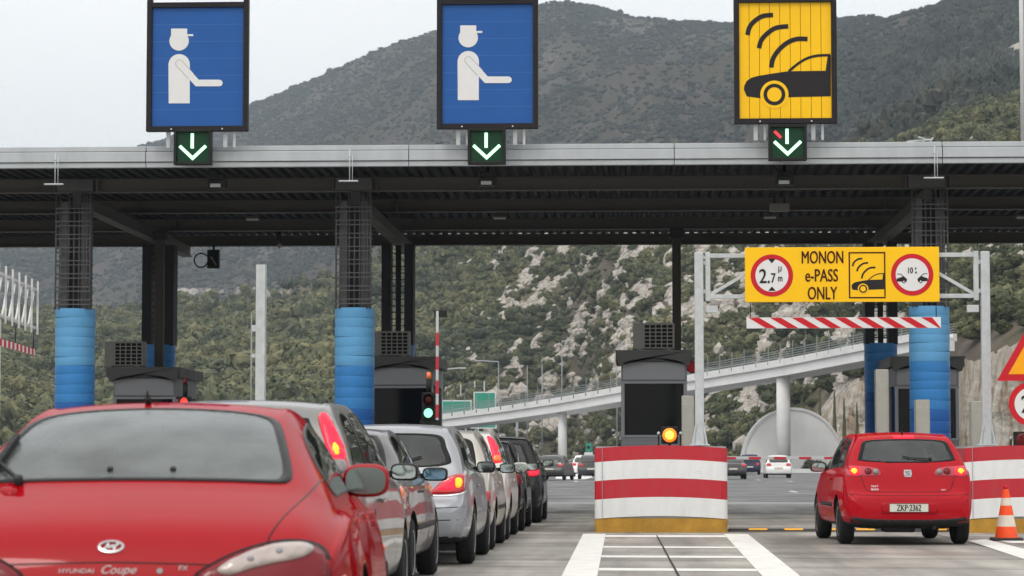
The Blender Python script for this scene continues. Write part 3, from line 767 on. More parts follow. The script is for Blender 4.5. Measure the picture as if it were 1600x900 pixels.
# floodlights and other fixtures under the canopy
def flood(px, py, lab):
    Y = FY + .75; t = thing('floodlight', lab, 'floodlight', (X_(px, Y, py), Y, Z_(py, Y, px)), 0, 'floodlights under the lane arrows')
    b = lb(); b.box((0, 0, 0), (.34, .26, .16), 'box_black', .02); b.box((0, -.06, .13), (.30, .12, .10), 'box_black', .02); b.bar((0, .06, .1), (0, .18, .4), .05, .03, 'box_black'); b.bar((-.1, -.02, .15), (-.28, -.1, .40), .035, .03, 'box_black'); b.build('housing', t)
    b = lb(); b.box((-.02, -.135, -.035), (.2, .02, .07), 'lamp_glass', .008); b.build('lens', t)
flood(340, 288, 'black floodlight under the canopy below the leftmost green arrow')
flood(762, 284, 'black floodlight under the canopy below the middle green arrow')
flood(1226, 283, 'black floodlight under the canopy below the arrow of the yellow sign')
def strip(px, py, Y, lab):
    t = thing('strip_light', lab, 'light', (X_(px, Y, py), Y, Z_(py, Y, px)), 0, 'small strip lights under the canopy')
    b = lb(); b.box((0, 0, .04), (.30, .12, .06), 'beam', .01); b.build('housing', t)
    b = lb(); b.box((0, -.02, 0), (.26, .1, .04), 'lamp_glass', .01); b.build('diffuser', t)
strip(395, 343, 55.5, 'small pale strip light under the canopy between the two left columns')
strip(781, 341, 55.5, 'small pale strip light under the canopy below the middle sign')
strip(1203, 340, 55.5, 'small pale strip light under the canopy beside the grey box')
strip(1598, 340, 55.5, 'small pale strip light under the canopy at the right edge')
Y = 52.; t = thing('junction_box', 'pale grey box hanging under the canopy right of the floodlight', 'box', (X_(1220, Y), Y, Z_(326, Y)))
b = lb(); b.box((0, 0, 0), (.40, .2, .16), 'ac', .015); b.build('casing', t)
for q in (-.1, .1): b = lb(); b.bar((q, 0, .08), (q, 0, .36), .04, .04, 'steel_dark'); b.build('hanger', t)
Y = 61.7; t = thing('camera_box', 'black camera box with a loop of cable hanging under the canopy', 'camera', (X_(332, Y), Y, Z_(406, Y)))
b = lb(); b.box((0, 0, .05), (.29, .2, .45), 'box_black', .012); b.bar((-.05, -.11, .1), (.08, -.11, -.1), .05, .03, 'ac'); b.bar((0, 0, .25), (0, 0, .4), .05, .05, 'box_black'); b.build('casing', t)
b = lb(); b.tube([(x, -.05, z) for x, z in circle(-.30, .02, .17, 20, .6, 6.4)] + [(-.14, -.05, .2)], .018, 'box_black', 6); b.build('cable', t)
Y = 60.5; t = thing('dome_camera', 'small dark dome camera with pale tip under the canopy edge', 'camera', (X_(435, Y), Y, Z_(380, Y)))
b = lb(); b.cyl((0, 0, .03), (0, 0, .32), .045, 'box_black', 10); b.build('stem', t)
b = lb(); b.sph((0, 0, -.03), (.055, .055, .08), 'lamp_glass', 2); b.build('dome', t)
Y = 47.6; t = thing('roof_antenna', 'small pale antenna lying on the canopy roof right of the yellow sign', 'antenna', (X_(1447, Y), Y, 6.93))
b = lb(); b.bar((-.3, 0, .06), (.15, 0, .1), .05, .03, 'galv'); b.bar((-.1, -.2, .12), (.1, .2, .12), .03, .03, 'galv'); b.bar((0, 0, 0), (0, 0, .1), .04, .04, 'galv'); b.bar((.1, 0, .0), (.18, 0, .14), .03, .03, 'galv'); b.build('antenna_rods', t)

# columns: steel cage above, ribbed blue wrapping below
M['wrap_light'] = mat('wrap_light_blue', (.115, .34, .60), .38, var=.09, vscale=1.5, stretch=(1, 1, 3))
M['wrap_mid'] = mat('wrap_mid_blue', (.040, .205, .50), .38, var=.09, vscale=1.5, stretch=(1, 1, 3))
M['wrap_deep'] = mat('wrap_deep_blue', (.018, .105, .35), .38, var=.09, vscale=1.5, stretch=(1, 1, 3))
M['wrap_line'] = mat('wrap_joint', (.03, .10, .22), .6)
rnd = random.Random(3)
def wrap(b, r, cx, cy, bands, top):
    z = 0.; n = 40
    cuts = []
    zz = top
    while zz > .02: cuts.append(zz); zz -= .19 + rnd.uniform(-.03, .03)
    cuts.append(0.)
    for z1, z0 in zip(cuts[:-1], cuts[1:]):
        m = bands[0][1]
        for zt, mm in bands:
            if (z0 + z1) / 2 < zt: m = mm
        tilt = rnd.uniform(-.008, .008); rr = r
        prof = [(z0 + .003, rr - .0035), (z0 + .010, rr), (z1 - .008, rr + .002), (z1 + .001, rr + .0015)]
        rings = [[b.bm.verts.new((cx + q * math.cos(2 * PI * k / n), cy + q * math.sin(2 * PI * k / n), z + tilt * math.cos(2 * PI * k / n))) for k in range(n)] for z, q in prof]
        fs = [b.bm.faces.new((A[k], A[(k + 1) % n], B[(k + 1) % n], B[k])) for A, B in zip(rings[:-1], rings[1:]) for k in range(n)]
        b._fin(fs, m, True)
    b.cyl((cx, cy, 0), (cx, cy, top - .003), r - .02, 'wrap_line', 32)
def front_column(x, lab, top=4.02):
    t = thing('lattice_column', lab, 'column', (x, 49.4, 0), 0, 'front row of canopy columns')
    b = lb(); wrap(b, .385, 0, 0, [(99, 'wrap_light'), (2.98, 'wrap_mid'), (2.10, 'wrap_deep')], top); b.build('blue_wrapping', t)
    for px, py in ((-.20, -.12), (.2, -.12), (-.2, .2), (.2, .2)): b = lb(); b.box((px, py, 5.0), (.14, .12, 2.2), 'lattice', .008); b.build('inner_post', t)
    b = lb(); b.box((0, .05, 5.0), (.34, .04, 2.2), 'steel_dark'); b.build('back_plate', t)
    for px in (-.335, -.26, -.08, .02, .12, .21, .27, .335): b = lb(); b.cyl((px, -.30, 4.0), (px, -.30, 6.25), .014 if abs(px) < .3 else .018, 'lattice', 8); b.build('cage_bar', t)
    b = lb(); z = 4.1; k = 0
    while z < 6.1:
        for zz in (z, z + .085):
            b.bar((-.35, -.312, zz), (.35, -.312, zz), .014, .020, 'lattice'); b.bar((-.345, -.3, zz), (-.345, -.05, zz), .014, .02, 'lattice'); b.bar((.345, -.3, zz), (.345, -.05, zz), .014, .02, 'lattice')
        z += .255
    b.build('cage_rungs', t)
    return t
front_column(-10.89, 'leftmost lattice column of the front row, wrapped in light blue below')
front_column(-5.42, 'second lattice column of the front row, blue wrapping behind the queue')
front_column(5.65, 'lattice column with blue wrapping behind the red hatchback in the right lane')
def rear_column(x, lab):
    t = thing('rear_column', lab, 'column', (x, 58.2, 0), 0, 'rear row of canopy columns')
    b = lb(); wrap(b, .372, 0, 0, [(99, 'wrap_mid'), (2.6, 'wrap_deep')], 3.72); b.build('blue_wrapping', t)  # deeper blues than the front row: canopy shade put into the colour
    b = lb()
    for px in (-.26, .26): b.box((px, 0, 4.85), (.21, .5, 2.3), 'steel_dark'); b.build('steel_post', t); b = lb()
    b.box((0, .0, 4.85), (.12, .1, 2.3), 'steel_dark'); b.build('centre_post', t)
    b = lb(); z = 3.85
    while z < 5.9: b.bar((-.2, -.1, z), (.2, -.1, z), .02, .02, 'steel_dark'); z += .15
    b.build('ladder_rungs', t)
rear_column(X_(248, 58.2), 'dark rear column behind the leftmost toll booth')
rear_column(X_(622, 58.2), 'dark twin-post rear column behind the booth beside the queue')
rear_column(X_(1377, 58.2), 'dark rear column left of the blue column under the yellow board')
M['post_brown'] = mat('post_dark_brown', (.055, .052, .045), .6, var=.2, vscale=3)
for px, lab in ((248, 'slender dark square post in front of the leftmost rear column'), (1058, 'slender dark square post rising behind the middle toll booth')):
    Y = 56.6; t = thing('slender_post', lab, 'post', (X_(px, Y), Y, 0), 0, 'slender canopy posts')
    b = lb(); b.box((0, 0, 3.0), (.19, .19, 6.0), 'post_brown', .01); b.build('post', t); b = lb(); b.box((0, 0, 6.10), (.3, .3, .2), 'steel_dark'); b.build('head_plate', t); b = lb(); b.box((0, 0, .02), (.34, .34, .04), 'steel_dark'); b.build('foot_plate', t)

# ------------------------------------------------------------------ lane signs on the canopy
SY = 47.12
def sxz(px, py): return X_(px, SY, py), Z_(py, SY, px)
def sign_base(name, lab, x0, x1, ytop, ybot, panel, seam, vertical, inset=(7, 7)):
    """frame outline in photo pixels turned into metres on the sign plane"""
    (a, zt), (c, zb) = sxz(x0, ytop), sxz(x1, ybot)
    cx = (a + c) / 2
    t = thing(name, lab, 'lane sign', (cx, SY, zb), 0, 'big lane signs on the canopy')
    W, H = c - a, zt - zb; fr = .095
    b = lb()
    for s in (-1, 1): b.box((s * (W / 2 - fr / 2), 0, H / 2 + .1), (fr, .16, H + .2), 'frame_black', .008)
    b.box((0, 0, fr / 2), (W - 2 * fr, .16, fr), 'frame_black', .004); b.box((0, 0, H - fr / 2), (W - 2 * fr, .16, fr), 'frame_black', .004)
    for q in (-.25, .25): b.cyl((q * W, -.082, fr * .4), (q * W, -.09, fr * .4), .014, 'white_metal', 8)
    b.build('frame', t)
    b = lb(); iw, ih = W - 2 * fr, H - 2 * fr
    b.box((0, .03, H / 2), (iw, .04, ih), seam)
    n = 9 if vertical else 7
    for k in range(n):
        if vertical: b.box((-iw / 2 + iw * (k + .5) / n, -.005, H / 2), (iw / n - .009, .03, ih - .004), panel, .002)
        else:
            b.box((0, -.005, fr + ih * (k + .5) / n), (iw - .004, .03, ih / n), panel)
            if k: b.box((0, -.0205, fr + ih * k / n), (iw - .004, .002, .007), seam)
    b.build('slat_panel', t)
    b = lb(); b.box((-.05, -.10, H + .14), (W * .80, .12, .09), 'white_metal', .02); b.box((-.05, -.02, H + .14), (W * .8, .12, .05), 'frame_black', .008); b.build('top_lamp', t)
    b = lb()
    for q in (-.29, -.2, .27, .36):
        b = lb(); b.box((q * W, .06, -.15), (.045 if q in (-.2, .36) else .075, .06, .30), 'galv', .004); b.build('mounting_post', t)
    return t, (lambda px, py: (X_(px, SY, py) - cx, Z_(py, SY, px) - zb))
def attendant(lab, x0, x1, ytop, ybot, dx, dy):
    t, q = sign_base('attendant_lane_sign', lab, x0, x1, ytop, ybot, 'blue_sign', 'blue_seam', False)
    u = lambda X, Y: q(X / 4 + dx, Y / 4 + dy)          # pictogram drawn in quarter pixels
    b = lb(); y0, y1 = -.026, -.018
    k = u(1, 0)[0] - u(0, 0)[0]
    c = u(1327, 237); b.prism(circle(c[0], c[1], 60 * k, 40), y0, y1, 'white_sign')
    b.prism([u(1277, 160), u(1377, 160), u(1377, 236), u(1277, 236)], y0 - .001, y1, 'white_sign')
    b.prism([u(1374, 195), u(1415, 195), u(1415, 207), u(1374, 207)], y0, y1 - .001, 'white_sign')
    c = u(1327, 386)
    b.prism([u(1262, 627), u(1393, 627)] + circle(c[0], c[1], 66 * k, 24, 0, PI), y0, y1, 'white_sign')
    b.prism(stroke([u(1328, 378), u(1396, 452)], 49 * k, True), y0 - .0016, y1, 'line_grey')
    b.prism(stroke([u(1328, 378), u(1440, 500), u(1578, 500)], 41 * k, True), y0 - .0035, y1, 'white_sign')
    b.build('pictogram', t)
    return t
attendant('blue sign with white attendant pictogram above the leftmost green arrow', 231, 388, 5, 205, -51.5, 5)
attendant('blue sign with white attendant pictogram above the middle green arrow', 683, 841, 0, 201, 400, 0)
t, q = sign_base('transponder_lane_sign', 'yellow sign with black car and radio waves pictogram above the right arrow', 1146, 1308, -3, 193, 'yellow_sign', 'yellow_seam', True)
def epass(b, u, k, y, lift=.002, yel='yellow_sign', ink='ink', y1=None):
    """radio waves and car drawn in the coordinates of the big sign's close-up"""
    for arc in ([(62, 190), (72, 150), (100, 115), (145, 88), (200, 82)], [(124, 262), (135, 222), (165, 185), (215, 152), (282, 143)], [(190, 366), (200, 318), (232, 270), (280, 230), (330, 212), (386, 212)]):
        b.prism(stroke(catmull([u(*p) for p in arc], False, 5), 25 * k), y, y1, ink)
    body = [u(*p) for p in [(42, 485), (44, 465), (58, 438), (85, 420), (125, 410), (200, 398), (280, 386), (512, 383), (512, 521), (120, 530), (58, 522)]]
    b.prism(body, y, y1, ink)
    b.prism(stroke(catmull([u(*p) for p in [(285, 386), (335, 345), (385, 316), (440, 302), (508, 299)]], False, 5), 14 * k), y - .0005, y1, ink)
    b.prism([u(496, 299), u(512, 299), u(512, 390), u(483, 390)], y - .0008, y1, ink)
    c = u(207, 512); b.prism(circle(c[0], c[1], 76 * k, 40), y - lift, y1, yel)
    b.prism(circle(c[0], c[1], 59 * k, 40), y - 2 * lift, y1, ink)
    b.prism(circle(c[0], c[1], 39 * k, 32), y - 3 * lift, y1, yel)
b = lb(); u = lambda X, Y: q(X / 3.459 + 1150, Y / 3.459)
epass(b, u, u(1, 0)[0] - u(0, 0)[0], -.026, y1=-.016); b.build('pictogram', t)

def arrow_box(px, py, lab, cross=False):
    """green lane arrow signal, 0.70 m box"""
    x, z = sxz(px, py); t = thing('lane_arrow_signal', lab, 'lane signal', (x, SY - .12, z - .325), 0, 'lane arrow signals on the canopy')
    b = lb(); b.box((0, .08, .325), (.70, .14, .66), 'box_black', .015)
    for s in (-1, 1): b.box((s * .325, -.02, .325), (.05, .08, .66), 'box_black', .008); b.box((0, -.02, .325 + s * .305), (.6, .08, .05), 'box_black', .008)
    b.build('housing', t)
    b = lb(); b.box((0, .005, .325), (.59, .012, .55), 'box_face'); b.build('face', t)
    b = lb(); W = .058
    b.prism(stroke([(-.01, .58), (-.01, .30)], W), -.012, .002, 'arrow_on'); b.prism(stroke([(-.245, .345), (0, .115), (.245, .345)], W), -.0125, .002, 'arrow_on'); b.build('lit_arrow', t)
    if cross:
        b = lb(); b.prism(stroke([(-.24, .535), (-.12, .415)], .05), -.012, .002, 'cross_on'); b.build('lit_red_bar', t)
arrow_box(303, 231, 'green lit arrow box under the leftmost blue attendant sign')
arrow_box(761, 230, 'green lit arrow box under the middle blue attendant sign')
arrow_box(1230, 224, 'green lit arrow box with a short red bar, under the yellow sign', True)

# ------------------------------------------------------------------ height-limit gantry over the right lane
GY = 39.5
g = thing('height_limit_gantry', 'galvanised gantry carrying the yellow board over the right lane', 'gantry', (0, GY, 0))
gx = lambda px, Y=GY: X_(px, Y, 440); gz = lambda py, Y=GY: Z_(py, Y, 1310)
for p0, p1 in ((1092, 1106), (1539, 1525)):
    b = lb(); x = gx(p0); s = 1 if p1 > p0 else -1
    b.box((x, 0, (1.30 + gz(392)) / 2 + .0), (.135, .135, gz(396) - 1.30), 'galv', .012)
    b.box((x, 0, 1.315), (.30, .30, .025), 'galv', .004)
    for a in (-.11, .11): b.prism([(x + a - .012, 1.33), (x + a + .012, 1.33), (x + a * .55 + .012, 1.62), (x + a * .55 - .012, 1.62)], -.09, -.075, 'galv'); b.prism([(x + a, 1.33), (x + a * .55, 1.33), (x + a * .55, 1.62)], -.01, .01, 'galv')
    b.build('post', g)
    b = lb(); x2 = gx(p1)
    b.box((x2, 0, (gz(393) + gz(470)) / 2), (.075, .08, gz(393) - gz(470)), 'galv', .008)
    xe = gx(1170 if s > 0 else 1462)
    for py in (399, 463): b.bar((x2, 0, gz(py)), (xe, 0, gz(py)), .07, .065, 'galv', .006)
    b.bar((x2, 0, gz(462)), (xe, 0, gz(425)), .05, .05, 'galv', .004)
    b.bar((x, 0, gz(410)), (x2, 0, gz(410)), .06, .06, 'galv'); b.bar((x, 0, gz(455)), (x2, 0, gz(455)), .06, .06, 'galv')
    b.box((x2 + s * .06, -.03, gz(483)), (.18, .08, .11), 'galv', .008)
    b.build('bracket_arm', g)
bd = thing('gantry_sign_board', 'long yellow board reading MONON e-PASS ONLY on the gantry', 'sign', (0, GY - .10, gz(475)))
GB = GY - .10
bz0 = Z_(475, GB, 1310)
v = lambda X, Y: (X_(X / 4.706 + 1150, GB, 430), Z_(Y / 4.706 + 370 + (X - 780) * -.0108 / 4.706, GB, 1310) - bz0)   # board close-up, its slight tilt taken out
b = lb(); a, c = v(66, 72), v(1494, 490)
b.box(((a[0] + c[0]) / 2, 0, (a[1] + c[1]) / 2), (c[0] - a[0], .05, a[1] - c[1]), 'yellow_sign', .006)
b.build('panel', bd)
for X in (300, 1260): b = lb(); p0 = v(X, 60); p1 = v(X, 500); b.box((p0[0], .045, (p0[1] + p1[1]) / 2), (.06, .035, .9), 'galv'); b.build('backing_rail', bd)
k = v(1, 0)[0] - v(0, 0)[0]
def roundel(parent, c, r, y=-.028):
    b = lb(); b.prism(circle(c[0], c[1], r, 48), y, -.02, 'sign_red'); b.prism(circle(c[0], c[1], r * .775, 48), y - .003, -.02, 'white_sign'); b.build('red_ring', parent)
c1 = v(263, 281); roundel(bd, c1, 156 * k)
b = lb(); b.prism([v(235, 158), v(291, 158), v(263, 192)], -.034, -.03, 'ink'); b.build('height_mark', bd); b = lb(); b.prism([v(263, 362), v(291, 394), v(235, 394)], -.034, -.03, 'ink'); b.build('height_mark', bd)
def vt(s, X, Y, h, m='ink', sx=.75, y=-.034, wt=0.): p = v(X, Y); return text('lettering', s, p[0], y, p[1], h * k, m, bd, sx, weight=wt)
vt('2.', 210, 285, 108, sx=.80, wt=.004); vt('7', 272, 300, 74, sx=.72, wt=.003); vt('\u03bc', 322, 240, 58, sx=.72, wt=.001); vt('m', 324, 308, 52, sx=.66, wt=.002)
vt('MONON', 636, 152, 96, 'ink_brown', .60, -.028, .0035); vt('e-PASS', 628, 285, 96, 'ink_brown', .64, -.028, .0035); vt('ONLY', 632, 416, 98, 'ink_brown', .60, -.028, .0035)
b = lb()
for p, qq in (((828, 122), (1098, 122)), ((828, 452), (1098, 452))): p0, p1 = v(*p), v(*qq); b.box(((p0[0] + p1[0]) / 2, -.027, p0[1]), (p1[0] - p0[0], .005, 10 * k), 'ink_brown')
for X in (833, 1093): p0, p1 = v(X, 127), v(X, 447); b.box((p0[0], -.027, (p0[1] + p1[1]) / 2), (10 * k, .005, p0[1] - p1[1]), 'ink_brown')
b.build('pictogram_border', bd)
b = lb(); u = lambda X, Y: v(836 + (X - 20) * .515, 130 + (Y - 12) * .517); epass(b, u, u(1, 0)[0] - u(0, 0)[0], -.028, .0015, y1=-.02); b.build('pictogram', bd)
c2 = v(1294, 290); roundel(bd, c2, 155 * k)
vt('10', 1278, 258, 46, sx=.70, wt=.002); vt('\u03bc', 1320, 246, 22, sx=.7, wt=.001); vt('m', 1322, 274, 20, sx=.7, wt=.001)
for s in (1, -1):
    b = lb(); w_ = lambda X, Y: v(1294 + s * (X - 1294), Y)
    b.prism([w_(*p) for p in ([(1180, 318), (1232, 300), (1256, 322), (1252, 342), (1180, 338)])][::s], -.034, -.03, 'ink')
    b.prism(stroke([w_(*p) for p in [(1182, 284), (1208, 284), (1232, 304)]], 5 * k), -.0345, -.03, 'ink')
    p = w_(1232, 340); b.prism(circle(p[0], p[1], 12 * k, 20), -.036, -.03, 'ink'); b.prism(circle(p[0], p[1], 6 * k, 16), -.0375, -.03, 'white_sign')
    b.build('car_pictogram', bd)
# striped bar hanging below
def stripe_bar(name, lab, x0, x1, zt, zb, n, cat, skew=.5, loc=(0, 0, 0), rz=0., th=.03, parent=None, lean=1):
    t = parent or thing(name, lab, cat, loc, rz)
    b = lb(); b.box(((x0 + x1) / 2, 0, (zt + zb) / 2), (x1 - x0, th, zt - zb), 'white_sign', .004); o = b.build('bar', t)
    b = lb(); L_ = (x1 - x0) / n; h = zt - zb
    for i in range(n):
        a = x0 + L_ * i + .03; 
        b.prism([(a, zt - .003), (a + L_ * .5, zt - .003), (min(x1 - .004, a + L_ * .5 + h * skew * 1.6), zb + .003), (a + h * skew * 1.6, zb + .003)], -th / 2 - .004, th / 2 + .004, 'sign_red')
    b.build('red_stripes', t)
    return t
hb = stripe_bar('height_limit_bar', 'red and white striped bar hanging under the yellow gantry board', gx(1166), gx(1469), gz(496) - gz(513), 0, 9, 'barrier', 1.0, (0, GY - .02, gz(513)))
for px in (1172, 1462): b = lb(); b.cyl((gx(px), .0, gz(498) - gz(513)), (gx(px), 0, gz(466) - gz(513)), .008, 'steel_dark', 6); b.build('hanging_chain', hb)

# ------------------------------------------------------------------ crash drums and islands
def drum(cx, lab, y=38.5, group='striped crash drums'):
    t = thing('crash_drum', lab, 'crash barrier', (cx, y, 0), 0, group)
    Wd, Ln, R = .995, 3.0, .45
    def outline(grow=0., nseg=8):
        P = []
        w_ = Wd + grow; r = R + grow
        for i in range(25):
            x = (w_ - .10) * (i / 12 - 1); P.append((x, -.02 * (1 - (x / w_) ** 2) - grow))
        P2 = [(w_ - .10 + .10 * math.sin(a), .10 - .10 * math.cos(a) - grow) for a in [PI / 2 * k / 5 for k in range(1, 6)]]
        Pl = [(-x, yy) for x, yy in P2[::-1]]
        return Pl + P + P2 + [(w_, Ln), (-w_, Ln)]
    o = outline(); n = len(o)
    bow = lambda x: .045 * (1 - (x / Wd) ** 2)
    zs = [(.20, .485, 'drum_white'), (.485, .765, 'drum_red'), (.765, 1.045, 'drum_white'), (1.045, 1.255, 'drum_red')]
    b = lb()
    for z0, z1, m in zs:
        A = [b.bm.verts.new((x, yy, z0 + bow(x))) for x, yy in o]; B = [b.bm.verts.new((x, yy, z1 + bow(x))) for x, yy in o]
        b._fin([b.bm.faces.new((A[i], A[(i + 1) % n], B[(i + 1) % n], B[i])) for i in range(n)], m, False)
        for s in (-.86, .52):
            pass
    for s in (-.88,):
        b.box((s, -.012 - .02 * (1 - s * s), .74), (.006, .012, 1.06), 'line_grey')
    b.build('striped_sheet', t)
    b = lb(); o2 = [(x * .985, yy + .02) for x, yy in o]
    b.prism(o2, .215, 1.285, 'concrete_grey', 'XY'); b.build('concrete_core', t)
    b = lb(); o3 = [(x * 1.0, yy + .01) for x, yy in o]
    b.prism(o3, 0, .212, 'kerb_yellow', 'XY'); b.build('yellow_base', t)
    return t
DX = .39
drum(DX, 'red and white striped crash drum on a yellow base in the middle')
drum(5.90, 'red and white striped crash drum behind the traffic cone')
for cx, lab in ((DX, 'raised concrete island under the middle toll booth'), (5.90, 'raised concrete island under the right toll booth'), (-5.10, 'raised concrete island beside the queue'), (-10.6, 'raised concrete island under the leftmost toll booth')):
    b = lb(); b.box((cx, 51.6, .09), (1.9, 20.2, .18), 'concrete_grey', .03); structure(b.build('island'), lab, 'traffic island')

# speed hump across the right lane
t = thing('speed_hump', 'black and yellow speed hump across the right lane beside the drum', 'speed hump', (0, 39.2, 0))
x = 1.46; k = 0; bb = {'bump_black': lb()}
bb['bump_black'].prism([(-.17, .004), (-.11, .04), (.11, .04), (.17, .004)], 1.42, 4.85, 'bump_black', 'YZ')
while x < 4.8:
    yb = lb(); yb.prism([(-.150, .024), (-.112, .046), (.112, .046), (.150, .024)], x + .26, x + .54, 'bump_yellow', 'YZ'); yb.build('yellow_block', t); x += .54
bb['bump_black'].cyl((1.42, 0, .03), (1.36, 0, .03), .045, 'galv', 10)
bb['bump_black'].build('rubber_base', t)

# traffic cone
t = thing('traffic_cone', 'orange traffic cone with white bands in front of the right drum', 'traffic cone', (4.98, 34.8, 0))
b = lb(); b.box((0, 0, .02), (.40, .40, .04), 'bump_black', .012); b.build('base', t)
b = lb(); R_ = lambda z: .155 - (.155 - .034) * (z - .04) / .66
cutz = [(.04, .19, 'cone'), (.19, .34, 'cone_band'), (.34, .47, 'cone'), (.47, .57, 'cone_band'), (.57, .70, 'cone')]
for z0, z1, m in cutz:
    rr = [[b.bm.verts.new((R_(z) * math.cos(2 * PI * k / 28), R_(z) * math.sin(2 * PI * k / 28), z)) for k in range(28)] for z in (z0, z1)]
    b._fin([b.bm.faces.new((rr[0][k], rr[0][(k + 1) % 28], rr[1][(k + 1) % 28], rr[1][k])) for k in range(28)], m, True)
b.cyl((0, 0, .69), (0, 0, .745), .036, 'sign_red', 16); b.build('cone_body', t)

# ------------------------------------------------------------------ toll booths
def booth(cx, y, dz, lab, w=1.36, ac=True):
    t = thing('toll_booth', lab, 'toll booth', (cx, y, dz), 0, 'toll booths on the islands')
    H0, zs0, zs1, zh, zt = .18 - min(0, dz) * 0 , 1.56, 2.72, 3.14, 3.35; D = 2.7
    h0 = .18 - dz
    b = lb()
    b.box((0, D / 2, (h0 + zs0) / 2), (w, D, zs0 - h0), 'booth_grey', .02)
    b.box((0, D / 2, (zs1 + zh) / 2), (w, D, zh - zs1), 'booth_grey', .015)
    for s in (-1, 1): b.box((s * (w / 2 - .035), .035, (zs0 + zs1) / 2), (.07, .07, zs1 - zs0), 'booth_trim', .006); b.box((s * (w / 2 - .035), D - .035, (zs0 + zs1) / 2), (.07, .07, zs1 - zs0), 'booth_trim', .006); b.box((s * (w / 2 - .03), D * .5, (zs0 + zs1) / 2), (.05, .07, zs1 - zs0), 'booth_trim', .006)
    b.box((0, .02, zs1 - .03), (w + .02, .06, .05), 'booth_trim', .006); b.box((0, .02, zs0 + .02), (w + .02, .08, .05), 'booth_trim', .006); b.box((0, -.004, zs0 - .12), (w * .98, .02, .02), 'booth_trim')
    b.box((0, D - .06, (zs0 + zs1) / 2), (w - .16, .03, zs1 - zs0), 'cab_dark'); b.box((0, D / 2, zs0 + .02), (w - .16, D - .2, .02), 'cab_dark')
    b.build('cabin', t)
    b = lb(); b.box((0, .04, (zs0 + zs1) / 2), (w - .16, .015, zs1 - zs0 - .08), 'booth_glass'); b.build('window', t)
    for s in (-1, 1): b = lb(); b.box((s * (w / 2 - .04), D * .27, (zs0 + zs1) / 2), (.015, D * .43, zs1 - zs0 - .08), 'booth_glass'); b.box((s * (w / 2 - .04), D * .74, (zs0 + zs1) / 2), (.015, D * .42, zs1 - zs0 - .08), 'booth_glass'); b.build('side_window', t)
    b = lb()   # equipment seen dimly through the glass
    b.box((.12, .5, 2.0), (.5, .3, .9), 'cab_dark', .02); b.box((-.35, .9, 1.9), (.25, .4, .7), 'box_black', .02); b.build('equipment', t)
    b = lb(); RW = .79; P = [(-RW - .01, zt), (RW + .01, zt), (RW - .03, zh + .02)] + [((RW - .13) * math.cos(a), zh - .12 + .0 + .165 * math.sin(a)) for a in [PI * k / 14 for k in range(15)]] + [(-RW + .03, zh + .02)]
    P[2] = (RW - .06, zh - .10); P[-1] = (-RW + .06, zh - .10)
    b.prism(P, -.22, -.16, 'booth_roof'); b.box((0, D / 2 + .02, zt - .11), (2 * RW, D + .36, .22), 'booth_roof', .01)
    for s in (-1, 1): b.bar((s * (RW - .02), D / 2, zt - .16), (s * (RW - .02), D / 2 + .01, zt - .16), .02, .2, 'booth_roof')
    b.build('roof', t)
    b = lb(); b.box((0, -.012, 2.93), (w * .94, .02, .36), 'booth_trim'); b.build('fascia_panel', t)
    return t
def aircon(cx, y, z, lab, w=.86):
    t = thing('air_conditioner', lab, 'air conditioner', (cx, y, z), 0, 'air conditioners on the booth roofs')
    b = lb(); b.box((0, .17, .29), (w, .34, .54), 'ac', .015); b.box((-.3, .1, .012), (.08, .3, .024), 'ac'); b.box((.3, .1, .012), (.08, .3, .024), 'ac'); b.build('casing', t)
    b = lb(); b.box((.10, -.008, .29), (.60, .016, .48), 'ac_core'); b.build('fan_opening', t)
    b = lb(); x0, x1, z0, z1 = -.2, .4, .05, .53
    for i in range(6): b.box((x0 + (x1 - x0) * i / 5, -.026, (z0 + z1) / 2), (.022 if 0 < i < 5 else .03, .016, z1 - z0), 'ac')
    for i in range(7): b.box(((x0 + x1) / 2, -.028, z0 + (z1 - z0) * i / 6), (x1 - x0 + .03, .016, .02), 'ac')
    b.build('grille', t)
BOOTHS = [(.40, 53.0, 0., 'middle toll booth, dark window behind the amber lamp'), (-5.10, 56.0, 0., 'toll booth beside the queue, behind the second blue column'), (-10.6, 55.0, -.26, 'leftmost toll booth, low grey roof behind the red coupe'), (6.25, 55.2, -.05, 'right toll booth half hidden behind the blue column')]
for cx, y, dz, lab in BOOTHS: booth(cx, y, dz, lab)
for (cx, y, dz, lab), l2, px in zip(BOOTHS[:3], ('air conditioner with square grille on the middle booth', 'air conditioner with square grille beside the second blue column', 'air conditioner with square grille beside the leftmost blue column'), (1022, 609, 193)):
    aircon(X_(px, y - .1), y - .1, 3.352 + dz, l2)
# small lamp on the side of the middle booth
b = lb(); b.cyl((0, 0, 0), (.0, -.05, 0), .11, 'sign_red', 18); b.cyl((0, .03, 0), (0, 0, 0), .13, 'box_black', 18); b.bar((-.12, .02, 0), (0, .02, 0), .05, .03, 'box_black'); o = b.build('round_red_sign'); o.location = (1.20, 53.4, 3.02)
tag(o, 'small round red disc on the side of the middle booth', 'sign')

